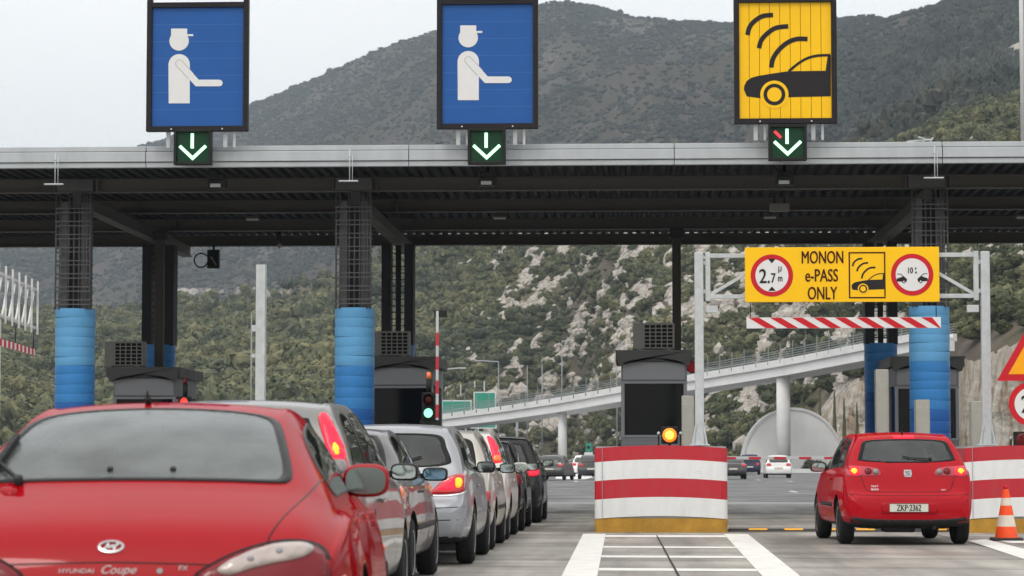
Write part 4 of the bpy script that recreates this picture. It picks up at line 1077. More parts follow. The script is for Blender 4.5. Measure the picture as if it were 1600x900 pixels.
def cabinet(px, Y, ztop, w_, lab, z0=.18, d=.3):
    t = thing('steel_cabinet', lab, 'cabinet', (X_(px, Y), Y, z0), 0, 'pale steel cabinets on the islands')
    b = lb(); b.box((0, d / 2, (ztop - z0) / 2), (w_, d, ztop - z0), 'cabinet', .012); b.build('casing', t)
    b = lb(); b.box((0, -.003, (ztop - z0) * .5), (w_ * .8, .012, (ztop - z0) * .86), 'cabinet', .004); b.cyl((w_ * .3, -.012, (ztop - z0) * .55), (w_ * .3, -.02, (ztop - z0) * .55), .012, 'steel_dark', 8); b.build('door', t)
cabinet(1075, 42.2, 2.14, .20, 'pale steel cabinet between the amber lamp and the gantry post')
cabinet(1379, 47.0, 2.74, .23, 'tall pale steel cabinet left of the blue column')
cabinet(1442, 46.4, 2.17, .25, 'pale steel cabinet in front of the blue column')
cabinet(1527, 42.5, 2.05, .20, 'pale steel cabinet behind the right gantry post')
cabinet(300, 52.0, 2.0, .34, 'grey steel cabinet right of the leftmost toll booth')

# ------------------------------------------------------------------ signals, barriers
def lamp(px, py, Y, lab, on=True, zb=1.285):
    x, z = X_(px, Y), Z_(py, Y); t = thing('warning_lamp', lab, 'signal lamp', (x, Y, zb), 0, 'round signal lamps on the drums')
    h = z - zb
    b = lb(); b.box((0, .06, h), (.26, .10, .27), 'box_black', .02); b.cyl((0, .02, h), (0, -.04, h), .13, 'box_black', 24); b.bar((0, .06, 0), (0, .06, h - .12), .05, .05, 'box_black')
    for s in (-1, 1): b.bar((s * .17, .05, -.0), (s * .17, .05, h + .03), .025, .03, 'box_black'); b.sph((s * .17, .05, h + .03), (.03, .03, .03), 'galv', 1)
    b.build('housing', t)
    b = lb(); b.sph((0, -.03, h), (.115, .04, .115), 'amber_on' if on else 'red_off', 3); b.build('lens', t)
    if on: b = lb(); b.sph((0, -.056, h), (.070, .022, .070), 'amber_core', 3); b.build('bright_centre', t)
lamp(1046, 680, 40.2, 'round amber lamp glowing on top of the middle drum')
lamp(1597, 688, 40.2, 'dark unlit lamp on the right drum below the round sign', False)
def signal(px, py_lo, py_hi, Y, lab, lit):
    x = X_(px, Y); z1, z0 = Z_(py_hi, Y), Z_(py_lo, Y)
    t = thing('traffic_light', lab, 'traffic light', (x, Y, .18), 0, 'small traffic lights at the booths')
    h = z1 - z0; zc = (z0 + z1) / 2 - .18
    b = lb(); b.box((0, 0, zc), (.235, .16, h), 'box_black', .015); b.cyl((0, .05, 0), (0, .05, zc), .05, 'box_black', 12); b.box((.03, .05, z0 - .18 - .07), (.36, .2, .14), 'box_black', .01)
    b.cyl((0, 0, z1 - .18), (0, 0, z1 - .18 + .24), .05, 'box_black', 12); b.build('housing', t)
    for s, key in ((.25, 'red'), (-.25, 'green')):
        m = ('red_on' if lit == 'red' else 'red_off') if key == 'red' else ('green_on' if lit == 'green' else 'box_face')
        b = lb(); b.sph((0, -.078, zc + s * h), (.085, .025, .085), m, 3); b.build('lens', t)
        b = lb(); b.lathe([(-.20, .092), (-.08, .10), (-.075, .094), (-.195, .086)], 'Y', (0, 0, zc + s * h), 'box_black', 20, cap=False); b.build('visor', t)
    b = lb(); b.cyl((0, 0, z1 - .18 + .24), (0, 0, z1 - .18 + .36), .042, 'lens_orange' if lit == 'green' else 'red_off', 12); b.build('beacon', t)
signal(670, 656, 613, 45.5, 'traffic light showing green beside the queue lane', 'green')
signal(289, 652, 619, 50., 'small traffic light showing red above the coupe roof', 'red')
# raised barrier arm
Y = 47.; t = thing('raised_barrier', 'raised red and white barrier arm beside the green traffic light', 'barrier', (X_(684, Y), Y, .18))
b = lb(); b.box((0, .0, .5), (.34, .30, 1.0), 'box_black', .02); b.box((0, -.02, 1.1), (.2, .2, .6), 'box_black', .02); b.build('cabinet', t)
b = lb(); zt = Z_(486, Y) - .18; z = 1.25; i = 0
b.box((0, -.14, (1.1 + zt) / 2), (.05, .035, zt - 1.1), 'galv', .004); b.build('arm', t)
b = lb(); z = 1.25
while z + .22 < zt: b.box((0, -.14, z + .11), (.056, .041, .24), 'drum_red'); z += .44
b.build('red_stripes', t)
b = lb(); b.box((.06, -.14, zt - .05), (.24, .03, .13), 'box_black', .01); b.build('end_plate', t)
# lowered barrier arm behind the red hatchback
Y = 47.; t = thing('lowered_barrier', 'lowered white and red barrier arm beyond the right lane', 'barrier', (4.75, Y, .18))
b = lb(); b.box((0, 0, .5), (.32, .34, 1.0), 'cabinet', .02); b.build('cabinet', t)
z = Z_(715.5, Y) - .18; x0 = X_(1128, Y) - 4.75
b = lb(); b.box((x0 / 2, -.2, z), (-x0 + .3, .035, .055), 'galv', .004); b.build('arm', t)
b = lb(); x = x0 + .02
while x < -.1: b.box((x + .11, -.2, z - .004), (.22, .042, .042), 'drum_red'); x += .455
b.build('red_stripes', t)

# ------------------------------------------------------------------ left: second gantry (swung open) and lone post
lg = thing('open_gantry', 'white lattice gantry frame with striped bar at the left edge', 'gantry', (-10.02, 40, 0), 0)
d = Vector((-.088, 1, 0)).normalized()
pt = lambda s, z, o=0: (d.x * s + o, d.y * s, z)
b = lb(); b.box((-.03, -.05, 1.65), (.10, .10, 3.3), 'frame_grey', .01); b.box((-.03, -.05, .02), (.3, .3, .04), 'frame_grey'); b.build('post', lg)
b = lb()
for z in (3.36, 4.02): b.bar(pt(-.8, z), pt(3.75, z), .05, .05, 'frame_grey', .006)
for k in range(7):
    s = -.55 + k * .7; b.bar(pt(s, 3.24, .06), pt(s, 4.16, .06), .03, .03, 'frame_grey')
    if k < 6: b.bar(pt(s + .02, 3.36), pt(s + .68, 4.02), .03, .035, 'frame_grey')
b.build('lattice_frame', lg)
b = lb(); b.bar(pt(-.6, 2.94), pt(3.7, 2.94), .03, .11, 'white_sign', .004)
o = b.build('striped_bar', lg)
b = lb(); s = -.55
while s < 3.5:
    b.bar(pt(s, 2.94), pt(s + .2, 2.94), .040, .112, 'sign_red'); s += .43
b.build('red_stripes', lg)
for s in (-.4, 1.6, 3.6): b = lb(); b.cyl(pt(s, 3.0), pt(s, 3.3), .01, 'steel_dark', 6); b.build('hanging_chain', lg)
Y = 40.; t = thing('steel_post', 'lone galvanised steel post rising behind the coupe roof', 'post', (X_(407, Y), Y, 0))
b = lb(); b.box((0, 0, 2.075), (.15, .15, 4.15), 'galv', .006); b.box((.045, -.076, 2.07), (.05, .012, 4.12), 'galv', .003); b.build('profile', t)
b = lb(); b.box((0, 0, .015), (.32, .32, .03), 'galv'); b.build('foot_plate', t)
b = lb(); b.box((-.10, -.03, 3.15), (.07, .06, .1), 'galv'); b.box((-.10, -.03, 2.72), (.07, .06, .06), 'galv'); b.build('bracket', t)

# ------------------------------------------------------------------ right edge: warning triangle and round sign on one post
Y = 38.6; t = thing('warning_sign_post', 'red-rimmed yellow triangle above a round limit sign at the right edge', 'road sign', (X_(1611, Y), Y, 1.285))
zc = Z_(632, Y) - 1.285
b = lb(); b.cyl((0, .05, 0), (0, .05, 2.2), .035, 'galv', 14); b.build('post', t)
b = lb(); b.prism(circle(0, zc, .33, 48), -.01, .01, 'sign_red'); b.prism(circle(0, zc, .245, 48), -.014, .0, 'white_sign'); b.build('round_sign', t)
text('lettering', '20', -.012, -.018, zc, .27, 'ink', t, .74, weight=.006)
tz = Z_(596, Y) - 1.285; A = .50
def tri(k): 
    c = (0, tz + A * .577); P = [(-A, tz), (A, tz), (0, tz + A * 1.732)]
    return [(c[0] + (x - c[0]) * k, c[1] + (z - c[1]) * k) for x, z in P]
b = lb(); b.prism(tri(1), -.01, .01, 'sign_red'); b.prism(tri(.66), -.014, 0, 'sign_orange'); b.build('triangle_sign', t)
# tall pale mast standing on the canopy roof at the right
Y = 56.; t = thing('lighting_mast', 'tall pale mast standing on the canopy roof at the right edge', 'mast', (X_(1597, Y, 100), Y, 6.95))
b = lb(); b.cyl((0, 0, 0), (0, 0, 9), .055, 'white_metal', 16, .045); b.box((0, 0, .02), (.3, .3, .04), 'white_metal'); b.build('pole', t)
b = lb(); b.cyl((.10, .04, .3), (.10, .04, 8.9), .04, 'frame_black', 10); b.build('cable_duct', t)
# ------------------------------------------------------------------ the cars
P_RED = paint('paint_red', (.29, .002, .007), coat=.42); P_RED2 = paint('paint_bright_red', (.36, .003, .010), coat=.40)
P_GREY = paint('paint_mid_grey', (.17, .17, .165), .5); P_DARK = paint('paint_dark_grey', (.075, .075, .078), .5)
P_ASTRA = paint('paint_blue_silver', (.26, .272, .295), .55); P_BEIGE = paint('paint_champagne', (.38, .365, .33), .5)
P_PALE = paint('paint_pale_silver', (.50, .49, .465), .35); P_BLACK = paint('paint_black', (.010, .010, .011))
P_NAVY = paint('paint_navy', (.020, .022, .055)); P_WHITE = paint('paint_white', (.70, .70, .69)); P_CHAR = paint('paint_charcoal', (.035, .036, .04), .3)
QG = 'cars queuing in the lane beside the middle drum'

# ---- red coupe, close to the lens
c = Car('red_coupe', 'shiny red coupe with wet rear window, nearest car of the queue', 'car', COUPE, P_RED, (-1.86, 9.0, 0), math.radians(3.2), QG, wheels=(.87, 3.35), wr=.305, track=.76)
hw_ = [(.0, .628), (.28, .632), (.53, .648), (.585, .675), (.592, .76), (.562, .95), (.527, 1.14), (.497, 1.28), (.44, 1.365), (.28, 1.40), (0, 1.408)]
rw = hw_ + [(-x, y) for x, y in hw_[-2:0:-1]]
g_ = c.opening('rear_window', rw, 'T', 'window_wet', .935, .965, .006, 5)
for x in (-.10, .14):
    p, n = c.hit('R', x, 1.026); b = lb(); b.cyl(p, p + n * .012, .012, 'plastic', 10); b.build('heater_stud', g_)
lampR = [(.30, .655), (.36, .70), (.46, .747), (.57, .777), (.66, .782), (.735, .765), (.775, .725), (.785, .68), (.77, .625), (.70, .57), (.55, .545), (.40, .56), (.32, .60)]
for poly in (lampR, mirrored(lampR)):
    s = 1 if poly is lampR else -1
    o = c.patch('tail_light', poly, 'R', 'seal', .003, res=.03)
    cx, cz = s * .56, .665
    c.patch('lens', [(cx + (x - cx) * .945, cz + (z - cz) * .90) for x, z in poly], 'R', 'lens_dark', .010, parent=o, res=.025)
    rv = [(.385, .668), (.42, .70), (.50, .735), (.58, .757), (.66, .764), (.705, .752), (.71, .732), (.66, .710), (.58, .695), (.50, .676), (.43, .655)]
    rv = rv if s > 0 else mirrored(rv)
    o2 = c.patch('reverse_light', rv, 'R', 'lens_clear', .021, parent=o, res=.02, edge=.8)
    for bx_, bz_ in ((.50, .706), (.60, .732)): c.patch('bulb', [(s * (bx_ + .013 * math.cos(a)), bz_ + .010 * math.sin(a)) for a in [2 * PI * k / 8 for k in range(8)]], 'R', 'lens_grey', .024, parent=o, res=.02, edge=.9)
# tailgate shut line, deck edge
for s in (1, -1):
    c.line('tailgate_gap', [(s * .70, 1.0), (s * .665, .94), (s * .60, .86), (s * .565, .80), (s * .555, .775)], 'R', w=.0055)
c.line('tailgate_gap', [(-.36, .694), (0, .702), (.36, .694)], 'R', w=.005)
# oval emblem with slanted H
p, n = c.hit('R', 0, .755); q = n.to_track_quat('Y', 'Z').to_matrix() if False else None
def decal(poly, y0, y1, m, car, x, z, b):
    p, n = car.hit('R', x, z); ex = Vector((1, 0, 0)); ex = (ex - n * ex.dot(n)).normalized(); ez = ex.cross(-n)
    ez = ez if ez.z > 0 else -ez
    k = len(poly)
    A = [b.bm.verts.new(p + ex * u + ez * v + n * y0) for u, v in poly]; B = [b.bm.verts.new(p + ex * u + ez * v + n * y1) for u, v in poly]
    fs = [b.bm.faces.new(B)] + [b.bm.faces.new((A[i], B[i], B[(i + 1) % k], A[(i + 1) % k])) for i in range(k)]
    t = bmesh.ops.triangulate(b.bm, faces=[fs[0]]); allf = t['faces'] + fs[1:]
    b._fin(allf, m); bmesh.ops.recalc_face_normals(b.bm, faces=allf)
b = lb()
ring = circle(0, 0, .047, 40, rz=.027); inn = circle(0, 0, .038, 40, rz=.019)
p, n = c.hit('R', 0, .755); ex = Vector((1, 0, 0)); ez = ex.cross(-n); ez = ez if ez.z > 0 else -ez
vo = [[b.bm.verts.new(p + ex * u + ez * v + n * d) for u, v in pl] for pl, d in ((ring, -.002), (ring, .006), (inn, .007), (inn, -.002))]
fs = [b.bm.faces.new((A[i], A[(i + 1) % 40], B[(i + 1) % 40], B[i])) for A, B in zip(vo[:-1], vo[1:]) for i in range(40)]
b._fin(fs, 'badge_chrome'); bmesh.ops.recalc_face_normals(b.bm, faces=fs)
for pl in (stroke(catmull([(-.026, -.014), (-.016, -.002), (-.010, .014)], False, 4), .010), stroke(catmull([(.026, .014), (.016, .002), (.010, -.014)], False, 4), .010), stroke(catmull([(-.022, -.003), (-.005, -.003), (.006, .003), (.022, .003)], False, 4), .008)):
    decal(pl, -.002, .006, 'badge_chrome', c, 0, .755, b)
b.build('badge', c.root)
def car_text(car, s, x, z, h, m='chrome', sx=.9, shear=0., wt=.0):
    p, n = car.hit('R', x, z)
    o = text('lettering', s, 0, 0, 0, h, m, car.root, sx, weight=wt, ext=.001)
    ex = Vector((1, 0, 0)); ex = (ex - n * ex.dot(n)).normalized(); ez = ex.cross(-n); ez = ez if ez.z > 0 else -ez
    R = Matrix((ex, -n, ez)).transposed().to_4x4(); R.translation = p + n * .003
    o.data.transform(R @ Matrix(((1, 0, shear, 0), (0, 1, 0, 0), (0, 0, 1, 0), (0, 0, 0, 1))))
    return o
car_text(c, 'HYUNDAI', -.115, .672, .018, sx=1.15, m='badge_grey')
car_text(c, 'Coupe', .035, .672, .034, sx=1.0, shear=.35, m='badge_grey')
car_text(c, 'FX', .262, .682, .019, sx=1.1, m='badge_grey')
p, n = c.hit('R', .18, .672); b = lb(); b.cyl(p - n * .005, p + n * .004, .011, 'chrome', 14); b.build('boot_lock', c.root).data.materials[0] = M['lens_grey']
# wiper with its red foot, left of the tailgate
c.wiper([(-.43, .972), (-.485, 1.005), (-.535, 1.035)])
b = lb(); P_ = [c.hit('R', x, z) for x, z in ((-.545, 1.0), (-.535, 1.05), (-.524, 1.10), (-.515, 1.14))]
for (a, na), (d_, nd) in zip(P_[:-1], P_[1:]): b.bar(a + na * .02, d_ + nd * .02, .022, .024, 'plastic', .003)
b.build('wiper_blade', c.root)
c.patch('wiper_cover', [(-.53, .966), (-.43, .968), (-.42, .935), (-.46, .935)], 'R', P_RED, .014, smooth=False, res=.03)
c.antenna(-.075, 1.60, .03, -.2)
c.patch('rear_brake_light', [(-.1, 1.266), (.1, 1.266), (.1, 1.274), (-.1, 1.274)], 'R', 'lens_dark', .003, smooth=False, res=.03)
c.sides([[(1.15, .92), (1.7, .925), (2.3, .925), (2.95, .91), (2.75, 1.02), (2.45, 1.16), (2.1, 1.215), (1.75, 1.215), (1.4, 1.17), (1.15, 1.08), (.98, .97)]], 'window_dark')
c.mirror(2.42, .975, .21, .15, P_RED, 'mirror_dark', out=-.04, rnd=.70)
c.doorlines([1.55, 2.75], .36, .90)
for s, ax in ((1, 'S+'), (-1, 'S-')):
    c.patch('side_repeater', [(3.55, .62), (3.61, .62), (3.61, .655), (3.55, .655)], ax, 'lens_orange', .012, smooth=False, res=.03)
    c.patch('side_marker', [(.16, .60), (.28, .61), (.28, .65), (.16, .64)], ax, 'lens_orange', .005, smooth=False, res=.03)
c.opening('windscreen', [(-.62, .965), (0, .96), (.62, .965), (.50, 1.22), (0, 1.25), (-.50, 1.22)], 'F', 'window')
c.interior(.88, 1.06, 2.0, 1.25, (.62, 1.1), .86); c.cut()
c.patch('bumper_insert', [(-.4, .34), (.4, .34), (.4, .50), (-.4, .50)], 'R', 'plastic', .004, smooth=False, res=.06)

# ---- helpers for the other cars
def lights(car, poly, m='lens_red', off=.006, subs=(), name='tail_light', sides=(1, -1), frame=None):
    for s in sides:
        pl = poly if s > 0 else mirrored(poly)
        o = car.patch(name, pl, 'R', m, off, res=.03, n=4)
        for k, (nm, sp, sm) in enumerate(subs): car.patch(nm, sp if s > 0 else mirrored(sp), 'R', sm, off + .005 + .005 * k, parent=o, res=.025, n=4, edge=.6)
def rear_glass(car, poly, m='glass', sh=.955):
    cx = sum(p[0] for p in poly) / len(poly); cz = sum(p[1] for p in poly) / len(poly)
    return car.opening('rear_window', poly, 'R', {'glass': 'window_dark', 'glass_pale': 'window'}[m], .91, .95, .005, 4)
def sym(half): return half + [(-x, z) for x, z in half[::-1]]
def plate(car, z, s=None, w_=.52, x=0, m='plate'):
    p, n = car.hit('R', x, z); b = lb(); y = p.y - .012
    b.box((x, y, z), (w_, .012, .112), m, .003)
    for q in (-1, 1): b.box((x, y - .005, z + q * .053), (w_, .006, .006), 'ink'); b.box((x + q * (w_ / 2 - .003), y - .005, z), (.006, .006, .106), 'ink')
    o = b.build('number_plate', car.root)
    if s: text('lettering', s, x, y - .0075, z, .082, 'ink', o, .68, ext=.001, weight=.002)
    return o
def finish(car, L, H, windows, wind, mz, my, paint_m, mglass='mirror_glass', mh='plastic', doors=(1.25, 2.3), trim=.55, mw=.2):
    car.sides(windows, 'window_dark')
    car.opening('windscreen', wind, 'F', 'window', n=4)
    car.interior(.92, min(1.16, H - .30), L * .51, L * .29, (.40, .85) if H > 1.42 else (.75, 1.1)); car.cut()
    car.mirror(my, mz, mw, .125, mh, mglass)
    car.doorlines(doors, .34, .90)
    car.handles([doors[0] + .15], .80, paint_m)
    if trim: car.side_trim(trim, 1.1, L - 1.15)

# ---- red hatchback in the right lane
c = Car('red_hatchback', 'red hatchback with lit brake lights in the right lane beside the cone', 'car', HATCH, P_RED2, (3.47, 32.7, 0), math.radians(2.3), wheels=(.68, 3.14), wr=.292, track=.735, sill=.28, scale=(1, 1, .99))
rg = [(0, 1.045), (.35, 1.05), (.60, 1.075), (.612, 1.10), (.565, 1.22), (.52, 1.315), (.30, 1.34), (0, 1.345)]
rg = sym(rg[1:-1] and [(.02, 1.045), (.35, 1.05), (.60, 1.072), (.618, 1.10), (.575, 1.22), (.525, 1.315), (.30, 1.34), (.02, 1.345)])
rear_glass(c, rg, 'glass_pale', .965)
lights(c, [(.34, .895), (.36, .955), (.43, .985), (.56, 1.0), (.68, 1.005), (.775, .995), (.785, .92), (.76, .87), (.55, .87), (.40, .872)], 'lens_pink', .007,
       (('brake_lens', [(.61, .89), (.61, .985), (.72, .985), (.72, .89)], 'lit_red'), ('brake_bulb', [(.63 + .045, .895), (.63 + .09, .94), (.675, .978), (.632, .94)], 'lit_yellow'),
        ('indicator', [(.50 + .045 * math.cos(a), .935 + .042 * math.sin(a)) for a in [PI * k / 4 for k in range(8)]], 'lens_dark'), ('reverse_light', [(.405 + .038 * math.cos(a), .93 + .038 * math.sin(a)) for a in [PI * k / 4 for k in range(8)]], 'lens_grey')))
c.patch('high_brake_light', [(-.135, 1.352), (.135, 1.352), (.13, 1.388), (-.13, 1.388)], 'R', 'lit_red', .016, smooth=False, res=.03)
c.patch('lower_bumper', [(-.70, .235), (-.735, .30), (-.74, .36), (-.5, .335), (0, .325), (.5, .335), (.74, .36), (.735, .30), (.70, .235), (0, .225)], 'R', 'plastic', .006, res=.05)
c.patch('plate_recess', [(-.35, .40), (.35, .40), (.36, .545), (-.36, .545)], 'R', P_RED2, -.002, smooth=False, res=.05, edge=-5)
plate(c, .475, 'ZKP\u00b72362', .50, -.01)
for s in (1, -1):
    c.line('tailgate_gap', [(s * .60, .90), (s * .585, .84), (s * .55, .74), (s * .50, .685), (s * .40, .675), (0, .672)], 'R', w=.008)
c.line('bumper_gap', [(-.79, .645), (-.5, .633), (0, .628), (.5, .633), (.79, .645)], 'R', w=.007)
b = lb(); decal([(-.045, .05), (.045, .05), (.052, 0), (.04, -.045), (-.04, -.045), (-.052, 0)], -.002, .007, 'badge_chrome', c, 0, .905, b)
for pl in (stroke([(-.03, .022), (.034, .026)], .016), stroke([(-.03, .02), (.03, -.012)], .016), stroke([(-.034, -.024), (.03, -.018)], .014)): decal(pl, .004, .0095, 'lens_grey', c, 0, .905, b)
b.build('badge', c.root)
car_text(c, 'SEAT', -.425, .745, .026, sx=1.2); car_text(c, 'IBIZA', -.425, .705, .026, sx=1.2); car_text(c, '16V', .44, .70, .020, sx=1.5)
c.wiper([(.30, 1.085), (.18, 1.085), (.02, 1.10), (-.05, 1.115)]); 
c.sides([[(.62, .985), (1.05, .98), (1.22, .98), (1.15, 1.20), (1.08, 1.34), (.90, 1.355), (.75, 1.30), (.66, 1.15)], [(1.30, .98), (2.2, .96), (2.72, .95), (2.5, 1.10), (2.22, 1.28), (1.9, 1.35), (1.4, 1.37), (1.25, 1.36), (1.24, 1.15)]], 'window')
c.opening('windscreen', [(-.64, .97), (0, .965), (.64, .97), (.53, 1.33), (0, 1.36), (-.53, 1.33)], 'F', 'window'); c.interior(.93, 1.15, 2.0, 1.12, (.36, .8), .93); c.cut()
c.mirror(2.5, .985, .21, .135, 'plastic', 'mirror_glass'); c.doorlines([1.22, 2.55], .34, .92); c.handles([1.42], .83, P_RED2); c.side_trim(.50, 1.15, 2.5)
c.antenna(0, .62, .12, -.6)
b = lb(); b.box((0, .6, .235), (1.0, .7, .06), 'plastic', .02); b.cyl((.32, .05, .225), (.32, .4, .23), .026, 'plastic', 12); b.box((-.1, .35, .21), (.4, .3, .1), 'plastic', .03); b.build('exhaust', c.root)

# ---- queue, second: grey hatch with tall pillar lights
def pillar_glass(z0, z1, w0, w1): return sym([(.02, z0), (w0 - .05, z0 + .005), (w0, z0 + .03), ((w0 + w1) / 2 + .005, (z0 + z1) / 2), (w1, z1 - .03), (w1 - .06, z1), (.02, z1 + .012)])
c = Car('grey_hatchback', 'grey hatchback with tall lit pillar lamps, right in front of the red coupe', 'car', MPV, P_GREY, (-2.53, 15.75, 0), 0, QG, scale=(1.0, 1.0, .975), wheels=(.66, 3.17), wr=.295, track=.745)
rear_glass(c, pillar_glass(1.0, 1.335, .60, .49), 'glass')
lights(c, [(.66, .885), (.645, 1.0), (.60, 1.15), (.535, 1.33), (.56, 1.365), (.605, 1.345), (.68, 1.2), (.745, 1.05), (.775, .90)], 'lens_red', .010,
       (('brake_lens', [(.635, 1.08), (.55, 1.33), (.60, 1.34), (.725, 1.09)], 'lit_red'), ('brake_bulb', [(.655, 1.095), (.635, 1.15), (.645, 1.18), (.667, 1.17), (.690, 1.12), (.685, 1.092)], 'lit_yellow'), ('reverse_light', [(.635, .985), (.625, 1.06), (.715, 1.065), (.73, .99)], 'lens_grey')))
plate(c, .80)
finish(c, 4., 1.46, [[(.50, 1.0), (.95, .985), (1.15, .985), (1.12, 1.2), (1.05, 1.36), (.75, 1.37), (.55, 1.25)], [(1.25, .985), (2.15, .975), (2.15, 1.2), (2.1, 1.36), (1.3, 1.38), (1.22, 1.2)], [(2.25, .97), (2.95, .965), (2.6, 1.18), (2.3, 1.33), (2.23, 1.2)]], [(-.62, .99), (.62, .99), (.55, 1.36), (0, 1.39), (-.55, 1.36)], .985, 2.62, P_GREY, doors=(1.2, 2.2), trim=None)
for ax in ('S+', 'S-'): c.patch('rear_door_vent', [(.9, .67), (1.0, .67), (1.0, .75), (.9, .75)], ax, 'seal', .003, smooth=False, res=.04)

# ---- queue, third: dark grey saloon
c = Car('dark_grey_saloon', 'dark grey saloon with white sticker in its rear window, third in the queue', 'car', SEDAN, P_DARK, (-2.70, 20.75, 0), 0, QG, scale=(1., 1., .985), wheels=(.83, 3.36), wr=.295, track=.745)
rear_glass(c, sym([(.02, 1.0), (.5, 1.0), (.60, 1.01), (.605, 1.05), (.56, 1.18), (.50, 1.265), (.42, 1.285), (.02, 1.30)]), 'glass_pale')
c.patch('sticker', [(.33, 1.03), (.50, 1.03), (.50, 1.075), (.33, 1.075)], 'R', 'sticker', .008, smooth=False, res=.04)
lights(c, [(.46, .66), (.46, .85), (.60, .86), (.74, .86), (.80, .84), (.815, .75), (.80, .655), (.65, .65)], 'lens_red', .012, (('indicator', [(.72, .76), (.72, .85), (.80, .845), (.80, .755)], 'lens_orange'),))
plate(c, .58)
finish(c, 4.18, 1.38, [[(1.0, .95), (1.6, .945), (1.6, 1.1), (1.58, 1.275), (1.3, 1.26), (1.1, 1.1)], [(1.7, .945), (2.75, .94), (2.5, 1.12), (2.3, 1.23), (2.1, 1.27), (1.7, 1.28)]], [(-.6, .97), (.6, .97), (.5, 1.27), (0, 1.3), (-.5, 1.27)],   .945, 2.52, P_DARK, 'mirror_blue', mw=.23, doors=(1.62, 2.7), trim=.50)
for ax in ('S+', 'S-'): c.patch('side_repeater', [(3.0, .80), (3.12, .80), (3.12, .85), (3.0, .85)], ax, 'lens_orange', .012, smooth=False, res=.03)

# ---- queue, fourth: blue-silver hatch
c = Car('blue_silver_hatchback', 'blue-silver hatchback with lit wraparound tail lights, fourth in the queue', 'car', HATCH, P_ASTRA, (-2.53, 25.95, 0), 0, QG, scale=(1.02, 1.07, 1.0), wheels=(.76, 3.36), wr=.318, track=.755)
rear_glass(c, sym([(.02, 1.0), (.45, 1.005), (.62, 1.03), (.655, 1.07), (.60, 1.2), (.545, 1.315), (.36, 1.345), (.02, 1.35)]), 'glass', .90)
lights(c, [(.45, .735), (.50, .80), (.58, .87), (.66, .915), (.76, .935), (.805, .915), (.81, .83), (.79, .755), (.70, .735), (.56, .725)], 'lens_red', .010, (('brake_lens', [(.52, .77), (.60, .85), (.70, .89), (.70, .775)], 'lit_red'), ('brake_bulb', [(.710, .80), (.705, .88), (.75, .89), (.772, .855), (.756, .80)], 'lit_yellow')))
for s in (1, -1): c.line('chrome_strip', [(s * .44, .715), (s * .6, .712), (s * .75, .73), (s * .81, .76)], 'R', 'chrome', .014, .006)
c.line('bumper_gap', [(-.8, .60), (-.4, .585), (0, .58), (.4, .585), (.8, .60)], 'R', w=.008)
c.line('bumper_crease', [(-.8, .47), (0, .46), (.8, .47)], 'R', 'seal', .010)
plate(c, .80); c.wiper([(0, 1.03), (.2, 1.06), (.35, 1.10)])
finish(c, 4.2, 1.46, [[(.70, 1.0), (1.2, .985), (1.2, 1.2), (1.12, 1.34), (.9, 1.34), (.75, 1.2)], [(1.32, .985), (2.2, .965), (2.2, 1.2), (2.15, 1.35), (1.35, 1.375), (1.28, 1.2)], [(2.3, .96), (2.9, .955), (2.6, 1.15), (2.35, 1.3), (2.27, 1.2)]], [(-.62, .99), (.62, .99), (.52, 1.33), (0, 1.36), (-.52, 1.33)], 1.0, 1.75, P_ASTRA, doors=(1.28, 2.25), trim=None)

# ---- queue, fifth: champagne hatch with low lamps
c = Car('champagne_hatchback', 'champagne hatchback with low dark-red lamps, fifth in the queue', 'car', HATCH, P_BEIGE, (-2.52, 30.35, 0), 0, QG, scale=(1., .98, 1.0), wheels=(.66, 3.06), wr=.292)
rear_glass(c, sym([(.02, .94), (.45, .945), (.60, .97), (.63, 1.02), (.60, 1.2), (.545, 1.315), (.36, 1.345), (.02, 1.35)]), 'glass')
lights(c, [(.60, .555), (.60, .70), (.70, .71), (.795, .70), (.80, .62), (.78, .55)], 'lens_red', .010)
c.patch('bumper_strip', [(.50, .455), (.50, .52), (.80, .53), (.80, .46)], 'R', 'plastic', .012, smooth=False, res=.05); c.patch('bumper_strip', [(-.8, .46), (-.8, .53), (-.5, .52), (-.5, .455)], 'R', 'plastic', .012, smooth=False, res=.05)
plate(c, .62)
finish(c, 3.87, 1.46, [[(.55, .985), (1.1, .98), (1.1, 1.2), (1.05, 1.34), (.80, 1.34), (.64, 1.2)], [(1.2, .98), (2.6, .95), (2.3, 1.2), (2.0, 1.35), (1.3, 1.37), (1.17, 1.2)]], [(-.62, .98), (.62, .98), (.52, 1.33), (0, 1.36), (-.52, 1.33)], .975, 1.75, P_BEIGE, doors=(1.15, 2.5), trim=.5)

# ---- queue, sixth: pale silver hatch with lamps beside the window
c = Car('pale_silver_hatchback', 'pale silver hatchback with red lamps high beside its rear window', 'car', MPV, P_PALE, (-2.53, 34.25, 0), 0, QG, scale=(1., .96, .995), wheels=(.64, 3.04), wr=.292)
rear_glass(c, pillar_glass(1.02, 1.36, .59, .50), 'glass')
lights(c, [(.63, 1.045), (.61, 1.15), (.565, 1.30), (.535, 1.39), (.57, 1.40), (.64, 1.33), (.71, 1.2), (.76, 1.07), (.70, 1.04)], 'lit_red', .012, (('indicator', [(.64, 1.06), (.635, 1.14), (.73, 1.14), (.745, 1.07)], 'lens_orange'),))
lights(c, [(.45, .35), (.45, .385), (.72, .39), (.72, .355)], 'lens_red', .008, name='reflector')
c.patch('bumper_skirt', [(-.76, .24), (-.76, .33), (0, .32), (.76, .33), (.76, .24)], 'R', 'plastic', .006, smooth=False, res=.06)
c.line('bumper_gap', [(-.8, .66), (0, .65), (.8, .66)], 'R', w=.010); c.line('tailgate_gap', [(.64, 1.03), (.65, .9), (.63, .68)], 'R', w=.008)
plate(c, .82)
